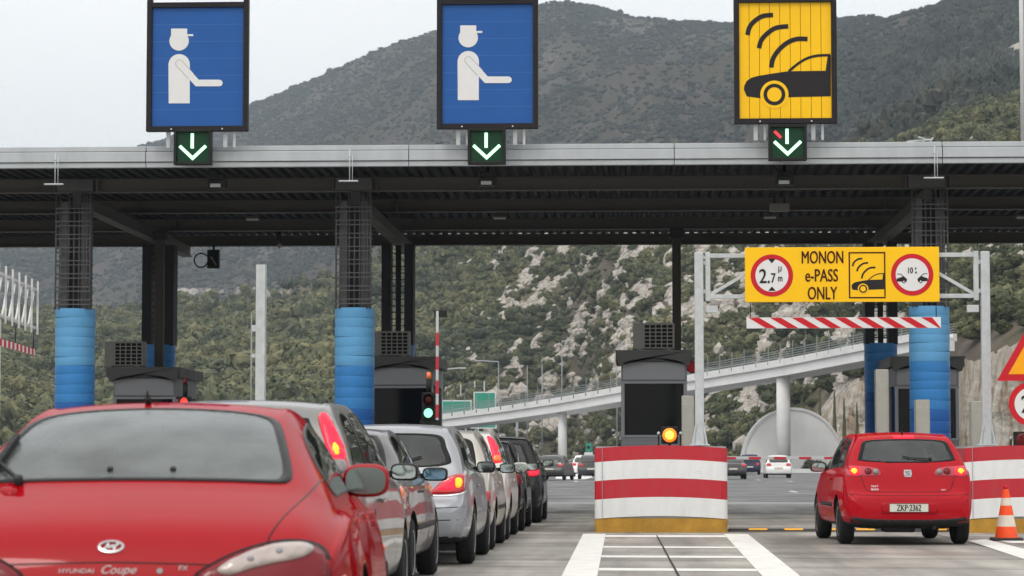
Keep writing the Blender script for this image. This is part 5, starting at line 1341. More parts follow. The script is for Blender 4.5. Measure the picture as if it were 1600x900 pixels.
finish(c, 3.84, 1.50, [[(.50, 1.0), (1.1, .99), (1.1, 1.2), (1.05, 1.40), (.75, 1.40), (.55, 1.25)], [(1.2, .99), (2.1, .985), (2.1, 1.38), (1.25, 1.41)], [(2.2, .98), (2.85, .97), (2.5, 1.2), (2.25, 1.35)]], [(-.62, .99), (.62, .99), (.55, 1.38), (0, 1.42), (-.55, 1.38)], .985, 2.5, P_PALE, mh=P_PALE, doors=(1.2, 2.1), trim=None)

# ---- queue, last two: black cars
c = Car('black_saloon', 'black saloon in front of the pale silver hatchback', 'car', SEDAN, P_BLACK, (-2.52, 38.6, 0), 0, QG, scale=(1., .98, 1.02), wheels=(.83, 3.3), wr=.30)
rear_glass(c, sym([(.02, 1.03), (.5, 1.03), (.60, 1.04), (.605, 1.08), (.56, 1.21), (.50, 1.30), (.42, 1.32), (.02, 1.335)]), 'glass')
lights(c, [(.5, .72), (.5, .86), (.76, .88), (.80, .80), (.79, .71)], 'lens_dark', .010); plate(c, .60)
finish(c, 4.1, 1.41, [[(1.0, .97), (1.6, .965), (1.58, 1.3), (1.3, 1.28), (1.1, 1.12)], [(1.7, .965), (2.65, .96), (2.4, 1.15), (2.1, 1.29), (1.7, 1.3)]], [(-.6, .99), (.6, .99), (.5, 1.29), (0, 1.32), (-.5, 1.29)], .975, 2.4, P_BLACK, doors=(1.62, 2.6), trim=None)
c = Car('black_suv', 'tall black car with one red tail light lit, first in the queue at the booth', 'car', MPV, P_BLACK, (-2.42, 43.9, 0), 0, QG, scale=(.97, 1.0, 1.0), wheels=(.70, 3.2), wr=.32)
rear_glass(c, pillar_glass(1.02, 1.36, .60, .50), 'glass')
lights(c, [(.55, .80), (.55, .93), (.72, .95), (.775, .93), (.78, .82)], 'lens_red', .010, (('brake_lens', [(.62, .82), (.62, .92), (.75, .93), (.76, .83)], 'lit_red'),)); plate(c, .65)
finish(c, 4., 1.5, [[(.50, 1.0), (1.15, .985), (1.1, 1.38), (.75, 1.39), (.55, 1.25)], [(1.25, .985), (2.15, .975), (2.1, 1.38), (1.3, 1.4)], [(2.25, .97), (2.95, .965), (2.6, 1.2), (2.3, 1.35)]], [(-.62, .99), (.62, .99), (.55, 1.38), (0, 1.41), (-.55, 1.38)], 1.03, 2.55, P_BLACK, doors=(1.2, 2.2), trim=None)

# ---- far traffic beyond the plaza
FG = 'cars driving away beyond the plaza'
def far_car(name, lab, st, pm, px, py, rz=0., scale=(1, 1, 1), gz_=(1.0, 1.34), lamp_z=(.78, .93), lens='lens_red'):
    x, y = gp(px, py)
    c = Car(name, lab, 'car', st, pm, (x, y, 0), rz, FG, scale=scale, wheels=(.72 * scale[1], 3.2 * scale[1]), fine=False, wr=.30)
    c.patch('rear_window', sym([(.02, gz_[0]), (.58, gz_[0] + .01), (.5, gz_[1] - .02), (.02, gz_[1])]), 'R', 'glass', .006, res=.12, n=2)
    lights(c, [(.5, lamp_z[0]), (.5, lamp_z[1]), (.74, lamp_z[1]), (.75, lamp_z[0])], lens, .01)
    c.sides([[(.7, .97), (2.7, .95), (2.2, 1.28), (.85, 1.3)]]); plate(c, .62)
    c.patch('bumper_skirt', [(-.72, .26), (-.74, .36), (.74, .36), (.72, .26)], 'R', 'plastic', .006, smooth=False, res=.1)
    return c
far_car('white_hatchback', 'small white hatchback driving away beyond the lowered barrier', HATCH, P_WHITE, 1217, 747, 0)
far_car('charcoal_saloon', 'dark grey saloon driving away just right of the middle drum', SEDAN, P_CHAR, 1146, 749, .03)
far_car('navy_van', 'dark navy people carrier driving away between the grey saloon and the white hatchback', MPV, P_NAVY, 1172, 741.5, -.02, (1.05, 1.1, 1.1), (1.1, 1.45))
far_car('charcoal_hatchback', 'dark car driving away just right of the black queue cars', HATCH, P_CHAR, 858, 750.5, -.15, (1, 1, .98))
far_car('white_van', 'white car driving away half hidden behind a dark car left of the drum', MPV, P_WHITE, 911, 745, .0, (.92, 1, 1))
far_car('grey_hatchback_small', 'dark grey hatchback driving away against the left edge of the drum', HATCH, P_CHAR, 924, 749, .0)
far_car('distant_saloon', 'tiny dark saloon farthest away left of the white car', SEDAN, P_CHAR, 901, 738, .0)
# ------------------------------------------------------------------ hills (one terrain: near rocky slope, far mountain behind)
def tab(pts, q): xs, ys = zip(*pts); return pchip(xs, ys, np.clip(q, xs[0], xs[-1]))
RIDGE = [(-900, 400), (-300, 440), (0, 455), (225, 500), (300, 530), (390, 565), (490, 603), (592, 648), (683, 678), (760, 702), (843, 718), (880, 724), (907, 720), (970, 704), (1000, 697), (1060, 692), (1100, 690), (1140, 692), (1230, 697), (1310, 698), (1370, 696), (1420, 700), (1450, 706), (1480, 722), (1540, 750), (1600, 772), (1800, 800), (2300, 700), (2900, 600)]
RDIST = [(-900, 2300), (300, 2200), (700, 1900), (1000, 1700), (1300, 1400), (1500, 1150), (1700, 1100), (2900, 1300)]
CREST = [(-900, 180), (0, 215), (200, 225), (400, 240), (520, 262), (600, 300), (700, 345), (800, 385), (1000, 420), (1200, 440), (1350, 490), (1450, 535), (1520, 558), (1600, 566), (1750, 560), (2300, 480), (2900, 350)]
CDIST = [(-900, 800), (200, 760), (500, 680), (700, 600), (1000, 540), (1300, 500), (1600, 470), (2900, 480)]
FOOT = [(-900, 330), (200, 335), (500, 340), (700, 420), (870, 420), (1000, 330), (1150, 310), (1240, 290), (1330, 280), (1420, 262), (1500, 228), (1700, 205), (2900, 210)]
FOOTH = [(-900, 0), (1180, 0), (1245, 3.0), (1290, 6.5), (1330, 8.6), (1400, 9.8), (1500, 9.6), (1560, 10.2), (1700, 10.8), (2900, 9)]
def terrain(px, t):
    """t 0..1 foot to crest of the near hill, 1..2 on to the mountain ridge, 2..3 down behind it"""
    rd, cd, fd = tab(RDIST, px), tab(CDIST, px), tab(FOOT, px)
    zr = (tab(RIDGE, px) + 1 - 7 * np.exp(-((px - 1260) / 200.) ** 2)) * rd / FPX + CAMZ; zc = tab(CREST, px) * cd / FPX + CAMZ; zf = tab(FOOTH, px)
    u1 = np.clip(t, 0, 1); u2 = np.clip(t - 1, 0, 1); u3 = np.clip(t - 2, 0, 1)
    uv = np.clip(u2 / .1, 0, 1); um = np.clip((u2 - .1) / .9, 0, 1); yv = cd + (rd - cd) * .45
    Y = np.where(t < 1, fd + (cd - fd) * t, np.where(t < 2, cd + (yv - cd) * uv + (rd - yv) * um, rd + 700 * (t - 2)))
    zv = (tab(CREST, px) - 14) * yv / FPX
    z = zf + (zc - zf) * (u1 * .8 + .2 * np.sin(u1 * PI / 2))
    z = z + (zv - zc) * uv + (zr - zv) * (um * .86 + .14 * (1 - np.cos(um * PI)) / 2) - (zr * .5) * u3 ** 1.5
    X = (px - VPX) * Y / FPX
    e1 = np.clip(t * 9, 0, 1)
    a1 = 4.2 * e1 * np.clip((1.15 - t) * 4, 0, 1) + (1 - np.clip((1.15 - t) * 4, 0, 1)) * 14 * np.clip((2.0 - t) * 2.5, .10, 1)
    n = fbm(X / 46, Y / 60, 5, 3) - .5
    n2 = fbm(X / 260 + 9, Y / 420, 4, 11) - .5
    z = z + n * a1 * 2 + n2 * 40 * np.clip((u2 - .1) * 3, 0, 1) * np.clip((1 - u2) * 1.3, 0, 1)
    return X, Y, z
def rockmask(px, t, X, Y):
    near = t < 1
    n = .64 * fbm(X / 2.0, Y / 7.5, 3, 21) + .24 * fbm(X / 7, Y / 20, 3, 25) + .12 * fbm(X / 40, Y / 70, 2, 29)
    band = np.clip((px - 610) / 200, 0, 1)
    r = np.where(near, np.clip((n - (.572 - .062 * band - .040 * np.clip(1 - t * 3, 0, 1) * band)) * 16, 0, 1) * np.clip(band * 1.2 + .1, 0, 1) * (1 - np.clip((px - 1430) / 60, 0, 1) * np.clip((.22 - t) * 12, 0, 1)) * (1 - np.clip((px - 1300) / 60, 0, 1) * np.clip((t - .62) * 8, 0, 1)), 0)
    e = np.clip(.30 - .12 * band, .05, 1)
    far = np.clip((fbm(X / 70, Y / 90, 4, 33) - .58) * 7, 0, 1) * (.25 + .55 * np.clip((px - 1250) / 250, 0, 1))
    z = terrain(px, t)[2]; e = (z - CAMZ) * FPX / Y
    far = far * np.where(px > 1150, np.clip((e - 590) / 40, 0, 1) * np.clip((px - 1330) / 60, 0, 1), 1)
    cut = np.exp(-((e - 264 + (px - 400) * .01) / 5.5) ** 2) * np.clip((px - 255) / 20, 0, 1) * np.clip((660 - px) / 60, 0, 1) * np.clip(fbm(X / 14, Y / 400, 3, 43) * 3 - .5, 0, 1)
    return np.where(near, r, np.maximum(far, cut))
pxs = np.linspace(-900, 2900, 560); pxs = np.concatenate([np.linspace(-900, -40, 60, endpoint=False), np.linspace(-40, 1640, 520, endpoint=False), np.linspace(1640, 2900, 70)])
ts = np.concatenate([np.linspace(0, 1, 150, endpoint=False), np.linspace(1, 2, 130, endpoint=False), np.linspace(2, 3, 12)])
PX, T = np.meshgrid(pxs, ts)
X, Y, Zt = terrain(PX, T)
RM = rockmask(PX, T, X, Y)
ridged = 1 - np.abs(2 * fbm(X / 7, Y / 7, 4, 51) - 1)
Zt = Zt + np.where(T < 1, RM * (ridged - .3) * 2.0 * np.clip(T * 12, 0, 1), RM * (ridged - .4) * 5)
def fast_mesh(name, V, F, mats, smooth=False, nper=4):
    me = bpy.data.meshes.new(name); V = np.asarray(V, np.float32); F = np.asarray(F, np.int32)
    me.vertices.add(len(V)); me.vertices.foreach_set('co', V.ravel())
    me.loops.add(F.size); me.loops.foreach_set('vertex_index', F.ravel())
    me.polygons.add(len(F)); me.polygons.foreach_set('loop_start', np.arange(0, F.size, nper, dtype=np.int32))
    me.polygons.foreach_set('use_smooth', np.full(len(F), smooth))
    me.update(calc_edges=True); me.validate()
    for m in mats: me.materials.append(m)
    return me
nr_, nc_ = PX.shape
idx = np.arange(nr_ * nc_).reshape(nr_, nc_)
F = np.stack([idx[:-1, :-1], idx[:-1, 1:], idx[1:, 1:], idx[1:, :-1]], -1).reshape(-1, 4)

def hill_mat():
    m, N, L, b = new_mat('hillside')
    at = N.new('ShaderNodeAttribute'); at.attribute_name = 'rock'
    ag = N.new('ShaderNodeAttribute'); ag.attribute_name = 'green'
    tc = N.new('ShaderNodeTexCoord')
    def noise(sc, det=6, ro=.65):
        n = N.new('ShaderNodeTexNoise'); n.inputs['Scale'].default_value = sc; n.inputs['Detail'].default_value = det; n.inputs['Roughness'].default_value = ro
        L.new(tc.outputs['Object'], n.inputs['Vector']); return n.outputs[0]
    def ramp(s, stops):
        r = N.new('ShaderNodeValToRGB'); e = r.color_ramp.elements
        while len(e) < len(stops): e.new(.5)
        for el, (p, c) in zip(e, stops): el.position = p; el.color = (*c, 1)
        L.new(s, r.inputs[0]); return r.outputs[0]
    def mix(f, a, c):
        x = N.new('ShaderNodeMix'); x.data_type = 'RGBA'; L.new(f, x.inputs[0]); L.new(a, x.inputs[6]); L.new(c, x.inputs[7]); return x.outputs[2]
    soil = ramp(noise(.16, 9, .75), [(.3, (.055, .050, .040)), (.46, (.092, .078, .066)), (.58, (.130, .103, .088)), (.70, (.22, .188, .160))])
    grass = ramp(noise(.35), [(.3, (.035, .042, .016)), (.5, (.07, .072, .026)), (.7, (.13, .115, .05))])
    rock = ramp(noise(1.1, 8, .74), [(.30, (.10, .085, .065)), (.42, (.25, .22, .185)), (.55, (.38, .355, .32)), (.72, (.52, .505, .475))])
    v = N.new('ShaderNodeTexVoronoi'); v.feature = 'DISTANCE_TO_EDGE'; v.inputs['Scale'].default_value = .55; L.new(tc.outputs['Object'], v.inputs['Vector'])
    crack = N.new('ShaderNodeMapRange'); crack.inputs[1].default_value = 0; crack.inputs[2].default_value = .09; crack.inputs[3].default_value = .45; crack.inputs[4].default_value = 1; L.new(v.outputs[0], crack.inputs[0])
    rk = N.new('ShaderNodeVectorMath'); rk.operation = 'SCALE'; L.new(rock, rk.inputs[0]); L.new(crack.outputs[0], rk.inputs['Scale'])
    base = mix(ag.outputs['Fac'], soil, grass)
    ed = N.new('ShaderNodeMath'); ed.operation = 'ADD'; L.new(at.outputs['Fac'], ed.inputs[0])
    nn = N.new('ShaderNodeMapRange'); nn.inputs[1].default_value = .3; nn.inputs[2].default_value = .7; nn.inputs[3].default_value = -.5; nn.inputs[4].default_value = .5; L.new(noise(.8, 7), nn.inputs[0]); L.new(nn.outputs[0], ed.inputs[1])
    st = N.new('ShaderNodeMapRange'); st.inputs[1].default_value = .38; st.inputs[2].default_value = .55; L.new(ed.outputs[0], st.inputs[0])
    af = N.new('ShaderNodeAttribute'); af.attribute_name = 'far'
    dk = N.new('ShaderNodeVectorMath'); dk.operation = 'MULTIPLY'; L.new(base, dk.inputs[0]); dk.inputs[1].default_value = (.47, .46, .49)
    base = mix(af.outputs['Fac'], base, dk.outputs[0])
    fin = mix(st.outputs[0], base, rk.outputs[0]); L.new(fin, b.inputs['Base Color']); b.inputs['Roughness'].default_value = .95; b.inputs['Specular IOR Level'].default_value = .15
    bp = N.new('ShaderNodeBump'); bp.inputs['Strength'].default_value = .8; bp.inputs['Distance'].default_value = .5; L.new(noise(.7, 8, .7), bp.inputs['Height']); L.new(bp.outputs[0], b.inputs['Normal'])
    return m
M['hill'] = hill_mat()
me = fast_mesh('hillside', np.stack([X, Y, Zt], -1).reshape(-1, 3), F, [M['hill']], True)
a = me.attributes.new('rock', 'FLOAT', 'POINT'); a.data.foreach_set('value', RM.ravel().astype(np.float32))
GRN = np.clip(np.where(T < 1, 1 - np.clip((PX - 600) / 500, 0, .65), np.where(T < 2, .35, .3)) + (fbm(X / 30, Y / 30, 3, 77) - .5), 0, 1)
a = me.attributes.new('green', 'FLOAT', 'POINT'); a.data.foreach_set('value', GRN.ravel().astype(np.float32))
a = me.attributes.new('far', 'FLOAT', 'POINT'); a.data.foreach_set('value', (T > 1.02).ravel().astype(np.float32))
hill = bpy.data.objects.new('hillside', me); C.objects.link(hill)
structure(hill, 'rocky scrub hillside rising to a hazy mountain ridge behind the toll plaza', 'hillside')

# ------------------------------------------------------------------ scrub
def leaf_mat(name, cols, scale=.35):
    m, N, L, b = new_mat(name)
    tc = N.new('ShaderNodeTexCoord'); oi = N.new('ShaderNodeObjectInfo'); geo = N.new('ShaderNodeNewGeometry')
    n = N.new('ShaderNodeTexNoise'); n.inputs['Scale'].default_value = scale; n.inputs['Detail'].default_value = 5; n.inputs['Roughness'].default_value = .7; L.new(geo.outputs['Position'], n.inputs['Vector'])
    ri = N.new('ShaderNodeMapRange'); ri.inputs[1].default_value = 0; ri.inputs[2].default_value = 1; ri.inputs[3].default_value = -.13; ri.inputs[4].default_value = .13; L.new(geo.outputs['Random Per Island'], ri.inputs[0])
    ad = N.new('ShaderNodeMath'); ad.operation = 'ADD'; L.new(n.outputs[0], ad.inputs[0]); L.new(ri.outputs[0], ad.inputs[1])
    nb = N.new('ShaderNodeTexNoise'); nb.inputs['Scale'].default_value = .03; nb.inputs['Detail'].default_value = 3; L.new(geo.outputs['Position'], nb.inputs['Vector'])
    rb = N.new('ShaderNodeMapRange'); rb.inputs[1].default_value = .3; rb.inputs[2].default_value = .7; rb.inputs[3].default_value = -.13; rb.inputs[4].default_value = .13; L.new(nb.outputs[0], rb.inputs[0])
    ad2 = N.new('ShaderNodeMath'); ad2.operation = 'ADD'; L.new(ad.outputs[0], ad2.inputs[0]); L.new(rb.outputs[0], ad2.inputs[1]); ad = ad2
    r = N.new('ShaderNodeValToRGB'); e = r.color_ramp.elements
    while len(e) < len(cols): e.new(.5)
    for el, (p, c) in zip(e, cols): el.position = p; el.color = (*c, 1)
    L.new(ad.outputs[0], r.inputs[0]); L.new(r.outputs[0], b.inputs['Base Color'])
    b.inputs['Roughness'].default_value = .85; b.inputs['Specular IOR Level'].default_value = .2
    return m
M['scrub'] = leaf_mat('scrub_leaves', [(.28, (.036, .045, .028)), (.45, (.068, .079, .044)), (.58, (.108, .116, .058)), (.75, (.170, .158, .080))], .22)
M['scrub_far'] = leaf_mat('far_scrub_leaves', [(.28, (.022, .030, .027)), (.5, (.038, .046, .037)), (.75, (.068, .068, .052))], .05)
M['bush'] = leaf_mat('bush_leaves', [(.28, (.024, .031, .017)), (.45, (.044, .054, .027)), (.6, (.072, .080, .034)), (.78, (.115, .108, .050))], .5)
M['stem'] = mat('stem_bark', (.09, .07, .05), .9, var=.3)

ico = bmesh.new(); bmesh.ops.create_icosphere(ico, subdivisions=1, radius=1); ico.verts.ensure_lookup_table()
IV = np.array([v.co[:] for v in ico.verts]); IF = np.array([[v.index for v in f.verts] for f in ico.faces]); ico.free()
ico = bmesh.new(); bmesh.ops.create_icosphere(ico, subdivisions=2, radius=1); ico.verts.ensure_lookup_table()
IV2 = np.array([v.co[:] for v in ico.verts]); IF2 = np.array([[v.index for v in f.verts] for f in ico.faces]); ico.free()
rs = np.random.RandomState(5)
def scatter_mesh(name, P, S, m, V0, F0, flat=.8, rough=.32, smooth=False, sink=.25):
    n = len(P); k = len(V0)
    nv = 12; vars_ = [V0 * (1 + rs.uniform(-rough, rough, (k, 1))) for _ in range(nv)]
    sel = rs.randint(0, nv, n); A = np.stack(vars_)[sel]
    ang = rs.uniform(0, 2 * PI, n); ca, sa = np.cos(ang)[:, None], np.sin(ang)[:, None]
    x, y, z = A[..., 0], A[..., 1], A[..., 2]
    sx = S[:, None] * rs.uniform(.8, 1.25, (n, 1)); sz = S[:, None] * flat * rs.uniform(.75, 1.25, (n, 1))
    XX = (x * ca - y * sa) * sx + P[:, 0:1]; YY = (x * sa + y * ca) * sx + P[:, 1:2]; ZZ = (z + 1 - sink * 2) * sz + P[:, 2:3]
    V = np.stack([XX, YY, ZZ], -1).reshape(-1, 3); FF = (F0[None] + (np.arange(n) * k)[:, None, None]).reshape(-1, 3)
    me = fast_mesh(name, V, FF, [m], smooth, 3)
    o = bpy.data.objects.new(name, me); C.objects.link(o); return o
def sample(n, px0, px1, t0, t1, power=1.):
    px = rs.uniform(px0, px1, n); t = t0 + (t1 - t0) * rs.uniform(0, 1, n) ** power
    x, y, z = terrain(px, t); rm = rockmask(px, t, x, y)
    return px, t, x, y, z, rm
def bush_mesh(seed, n=620, tall=1., leaf=1., m='bush', core=.78):
    r = np.random.RandomState(seed); lumps = [(r.uniform(-.55, .55), r.uniform(-.55, .55), r.uniform(.25, .8) * tall, r.uniform(.34, .58)) for _ in range(8)] + [(0, 0, .35, .6)]
    V, F = [], []
    for lx, ly, lz, lr in lumps:
        k = n // 9
        d = r.normal(size=(k, 3)); d /= np.linalg.norm(d, axis=1)[:, None]; d[:, 2] = np.abs(d[:, 2]) * .9 - .15
        for q in d:
            c = np.array([lx, ly, lz]) + q * lr * r.uniform(.75, 1.08); s = r.uniform(.07, .14) * leaf
            a_ = r.normal(size=3); a_ -= a_.dot(q) * q * .6; a_ /= np.linalg.norm(a_); b_ = np.cross(q, a_)
            b0 = len(V); V += [c - a_ * s - b_ * s * .55, c + a_ * s * .9 - b_ * s * .5, c + a_ * s + b_ * s * .6 + q * s * .3, c - a_ * s * .7 + b_ * s * .6]
            F.append((b0, b0 + 1, b0 + 2, b0 + 3))
    for lx, ly, lz, lr in lumps:      # twiggy heart
        b0 = len(V); nz_ = IV * (1 + r.uniform(-.2, .2, (len(IV), 1))) * lr * core
        V += [v + np.array([lx, ly, lz]) for v in nz_]; F += [tuple(b0 + i for i in f) for f in IF]
    V = np.array(V); V[:, 2] = np.maximum(V[:, 2], -.15)
    me = bpy.data.meshes.new('foliage'); me.from_pydata([tuple(v) for v in V], [], F); me.materials.append(M[m]); return me

def gn_scatter(name, P, S, rot, variants):
    """one object: its vertices carry instances of a few bush meshes"""
    col = bpy.data.collections.new(name + '_kinds')
    for k, v in enumerate(variants): col.objects.link(bpy.data.objects.new('bush_kind', v))
    me = bpy.data.meshes.new(name); me.vertices.add(len(P)); me.vertices.foreach_set('co', P.astype(np.float32).ravel())
    a = me.attributes.new('scl', 'FLOAT_VECTOR', 'POINT'); a.data.foreach_set('vector', S.astype(np.float32).ravel())
    a = me.attributes.new('rot', 'FLOAT_VECTOR', 'POINT'); a.data.foreach_set('vector', np.stack([rot * 0, rot * 0, rot], -1).astype(np.float32).ravel())
    o = bpy.data.objects.new(name, me); C.objects.link(o)
    g = bpy.data.node_groups.new(name + '_scatter', 'GeometryNodeTree')
    g.interface.new_socket('Geometry', in_out='INPUT', socket_type='NodeSocketGeometry'); g.interface.new_socket('Geometry', in_out='OUTPUT', socket_type='NodeSocketGeometry')
    N, L = g.nodes, g.links
    gi, go = N.new('NodeGroupInput'), N.new('NodeGroupOutput'); ip = N.new('GeometryNodeInstanceOnPoints'); ci = N.new('GeometryNodeCollectionInfo')
    ci.inputs[0].default_value = col; ci.inputs['Separate Children'].default_value = True; ci.inputs['Reset Children'].default_value = True
    n1, n2 = N.new('GeometryNodeInputNamedAttribute'), N.new('GeometryNodeInputNamedAttribute')
    for q, nm in ((n1, 'scl'), (n2, 'rot')): q.data_type = 'FLOAT_VECTOR'; q.inputs[0].default_value = nm
    L.new(gi.outputs[0], ip.inputs['Points']); L.new(ci.outputs[0], ip.inputs['Instance']); ip.inputs['Pick Instance'].default_value = True
    L.new(n1.outputs[0], ip.inputs['Scale']); L.new(n2.outputs[0], ip.inputs['Rotation']); L.new(ip.outputs[0], go.inputs[0])
    md = o.modifiers.new('scatter', 'NODES'); md.node_group = g
    return o
FARV = [bush_mesh(100 + k, 130, .8, 1.9, 'scrub_far', .85) for k in range(5)]
NEARV = [bush_mesh(200 + k, 420, .8 + .1 * (k % 3), 1.15, 'scrub', .80) for k in range(7)]
# mountain: tens of thousands of bushes that read as one mass
px, t, x, y, z, rm = sample(105000, -150, 1750, 1.0, 2.02)
dens = fbm(x / 40, y / 60, 5, 91)
pine = np.clip((px - 1290) / 120, 0, 1) * np.clip((1.75 - t) * 4, 0, 1)
keep = (rs.uniform(0, 1, len(px)) < np.clip((dens - .30) * 2.2 + .5 * pine + .2 * np.clip((620 - px) / 200, 0, 1), .15, 1)) & (rm < .5)
P = np.stack([x, y, z], -1)[keep]; n = keep.sum(); S = rs.gamma(4, .22, n) + .55; S *= (1 + .5 * pine[keep])
o = gn_scatter('mountain_scrub', P, np.stack([S, S, S * (rs.uniform(.7, 1.1, n) + .5 * pine[keep])], -1), rs.uniform(0, 6.28, n), FARV); tag(o, 'dark grey-green scrub covering the far mountain', 'scrub', kind='stuff')
# near slope
px, t, x, y, z, rm = sample(46000, -150, 1750, .0, 1.05, .85)
dens = .6 * fbm(x / 7, y / 16, 3, 97) + .4 * fbm(x / 24, y / 40, 3, 98)
left = np.clip((820 - px) / 250, 0, 1)
keep = (rs.uniform(0, 1, len(px)) < np.clip((dens - .34) * 3.0 + .6 * left + .5 * ((px > 1300) & (t > .7)), .26, 1)) & ((rm < .30) | (rs.uniform(0, 1, len(px)) < .26))
keep &= ~((px > 1230) & (t < .05))
P = np.stack([x, y, z], -1)[keep]; n = keep.sum(); S = (rs.gamma(2.4, .30, n) + .32) * (.92 + .73 * left[keep])
o = gn_scatter('slope_scrub', P, np.stack([S, S, S * rs.uniform(.7, 1.15, n)], -1), rs.uniform(0, 6.28, n), NEARV); tag(o, 'low green scrub between the rocks of the near slope', 'scrub', kind='stuff')
# loose pale rocks
M['rock'] = mat('pale_limestone', (.37, .345, .31), .9, var=.5, vscale=1.4, bump=.5, bscale=3)
def rock_mesh(seed):
    r = np.random.RandomState(seed); V = IV * (1 + r.uniform(-.38, .30, (len(IV), 1))) * np.array([1, .8, .7]); V[:, 2] += .15
    me = bpy.data.meshes.new('boulder'); me.from_pydata([tuple(v) for v in V], [], [tuple(f) for f in IF]); me.materials.append(M['rock']); return me
px, t, x, y, z, rm = sample(80000, 600, 1750, .0, 1.0)
keep = (rm > .12) & ~((px > 1230) & (t < .03)); P = np.stack([x, y, z + .15], -1)[keep]; n = keep.sum(); S = rs.gamma(1.6, .20, n) + .13
o = gn_scatter('loose_rocks', P, np.stack([S * rs.uniform(.8, 1.5, n), S, S * rs.uniform(.6, 1.3, n)], -1), rs.uniform(0, 6.28, n), [rock_mesh(k) for k in range(8)]); tag(o, 'pale limestone boulders strewn over the near slope', 'rocks', kind='stuff')

# individual bushes: the nearest, largest ones
BM = [bush_mesh(k, 620, .75 + .1 * (k % 4)) for k in range(7)]
sm = MB()
for k in range(5): a_ = 2 * PI * k / 5; sm.cyl((0, 0, -.2), (.25 * math.cos(a_), .25 * math.sin(a_), .45), .035, 'stem', 6, .02)
so_ = sm.build('stem'); STEM = so_.data; bpy.data.objects.remove(so_)
px, t, x, y, z, rm = sample(4200, 690, 1640, .0, .95, 1.25)
keep = (rm < .55) & ~((px > 1235) & (t < .03)); order = np.argsort(y[keep])
cand = [(px[keep][i], t[keep][i], x[keep][i], y[keep][i], z[keep][i]) for i in order]
chosen = []
hidden = lambda q, e: (930 < q < 1137 and e > 690) or (q < 700) 
for pq, tt, xx, yy, zz in cand:
    sz = rs.gamma(6, .24) + .7
    if all((xx - a_[0]) ** 2 + (yy - a_[1]) ** 2 > (.8 * (sz + a_[3])) ** 2 for a_ in chosen):
        chosen.append((xx, yy, zz, sz))
    if len(chosen) >= 260: break
BL = 'rounded dark green bush among pale rocks on the near slope'
first = None
for i, (xx, yy, zz, sz) in enumerate(chosen):
    t_ = thing('bush', BL, 'bush', (xx, yy, zz - .1), rs.uniform(0, 6.28), 'bushes on the near rocky slope'); t_.scale = (sz, sz, sz * rs.uniform(.75, 1.1))
    o = bpy.data.objects.new('foliage', BM[i % 7]); C.objects.link(o); o.parent = t_
    o = bpy.data.objects.new('stem', STEM); C.objects.link(o); o.parent = t_

# ------------------------------------------------------------------ rock cutting at the right
def cliff_mat():
    m, N, L, b = new_mat('cut_rock')
    tc = N.new('ShaderNodeTexCoord'); mp = N.new('ShaderNodeMapping'); mp.inputs['Scale'].default_value = (1.2, 1.2, .35); mp.inputs['Rotation'].default_value = (0, .35, 0); L.new(tc.outputs['Object'], mp.inputs[0])
    n = N.new('ShaderNodeTexNoise'); n.inputs['Scale'].default_value = .5; n.inputs['Detail'].default_value = 9; n.inputs['Roughness'].default_value = .7; L.new(mp.outputs[0], n.inputs['Vector'])
    r = N.new('ShaderNodeValToRGB'); e = r.color_ramp.elements
    for _ in range(3): e.new(.5)
    for el, (p, c) in zip(e, [(.30, (.09, .065, .045)), (.40, (.26, .19, .125)), (.48, (.36, .31, .25)), (.58, (.47, .44, .39)), (.75, (.60, .58, .54))]): el.position = p; el.color = (*c, 1)
    L.new(n.outputs[0], r.inputs[0]); L.new(r.outputs[0], b.inputs['Base Color']); b.inputs['Roughness'].default_value = .95
    n2 = N.new('ShaderNodeTexNoise'); n2.inputs['Scale'].default_value = 1.3; n2.inputs['Detail'].default_value = 8; n2.inputs['Roughness'].default_value = .7; L.new(mp.outputs[0], n2.inputs['Vector'])
    bp = N.new('ShaderNodeBump'); bp.inputs['Strength'].default_value = .9; bp.inputs['Distance'].default_value = .35; L.new(n2.outputs[0], bp.inputs['Height']); L.new(bp.outputs[0], b.inputs['Normal'])
    return m
M['cliff'] = cliff_mat()
pc = np.linspace(1236, 1760, 260); hc = np.linspace(0, 1, 60)
PC, HC = np.meshgrid(pc, hc)
Yc = tab(FOOT, PC) - 1.2; Ht = tab(FOOTH, PC) + .4 + (fbm(PC / 14, PC * 0 + 3, 3, 5) - .5) * 1.6
Xc = (PC - VPX) * Yc / FPX
s_ = Xc * .8 + HC * Ht * .25
dep = (fbm(s_ / 3.0, HC * Ht / 4, 4, 61) - .5) * 3.6 + (1 - np.abs(2 * fbm(s_ / 1.3, HC * Ht / 1.6, 5, 66) - 1)) * 1.3 + (np.floor(fbm(s_ / 1.6, HC * Ht / 2.2, 3, 69) * 7) / 7 - .5) * 1.6
Yc = Yc - (1 - HC) ** 1.3 * 2.6 - dep * np.sin(np.clip(HC, 0, 1) * PI * .93 + .05)
Zc = HC * Ht - .1
i2 = np.arange(PC.size).reshape(PC.shape); Fc = np.stack([i2[:-1, :-1], i2[:-1, 1:], i2[1:, 1:], i2[1:, :-1]], -1).reshape(-1, 4)
top = np.stack([Xc[-1], Yc[-1] + 4.5, Zc[-1] - .2], -1); Vc = np.concatenate([np.stack([Xc, Yc, Zc], -1).reshape(-1, 3), top]); n0 = PC.size; nc = PC.shape[1]; li = i2[-1]
Fc = np.concatenate([Fc, np.stack([li[:-1], li[1:], n0 + np.arange(1, nc), n0 + np.arange(nc - 1)], -1)])
me = fast_mesh('rock_cutting', Vc, Fc, [M['cliff']], False); o = bpy.data.objects.new('rock_cutting', me); C.objects.link(o); structure(o, 'pale vertical rock cutting behind the right toll booth', 'rock cutting')

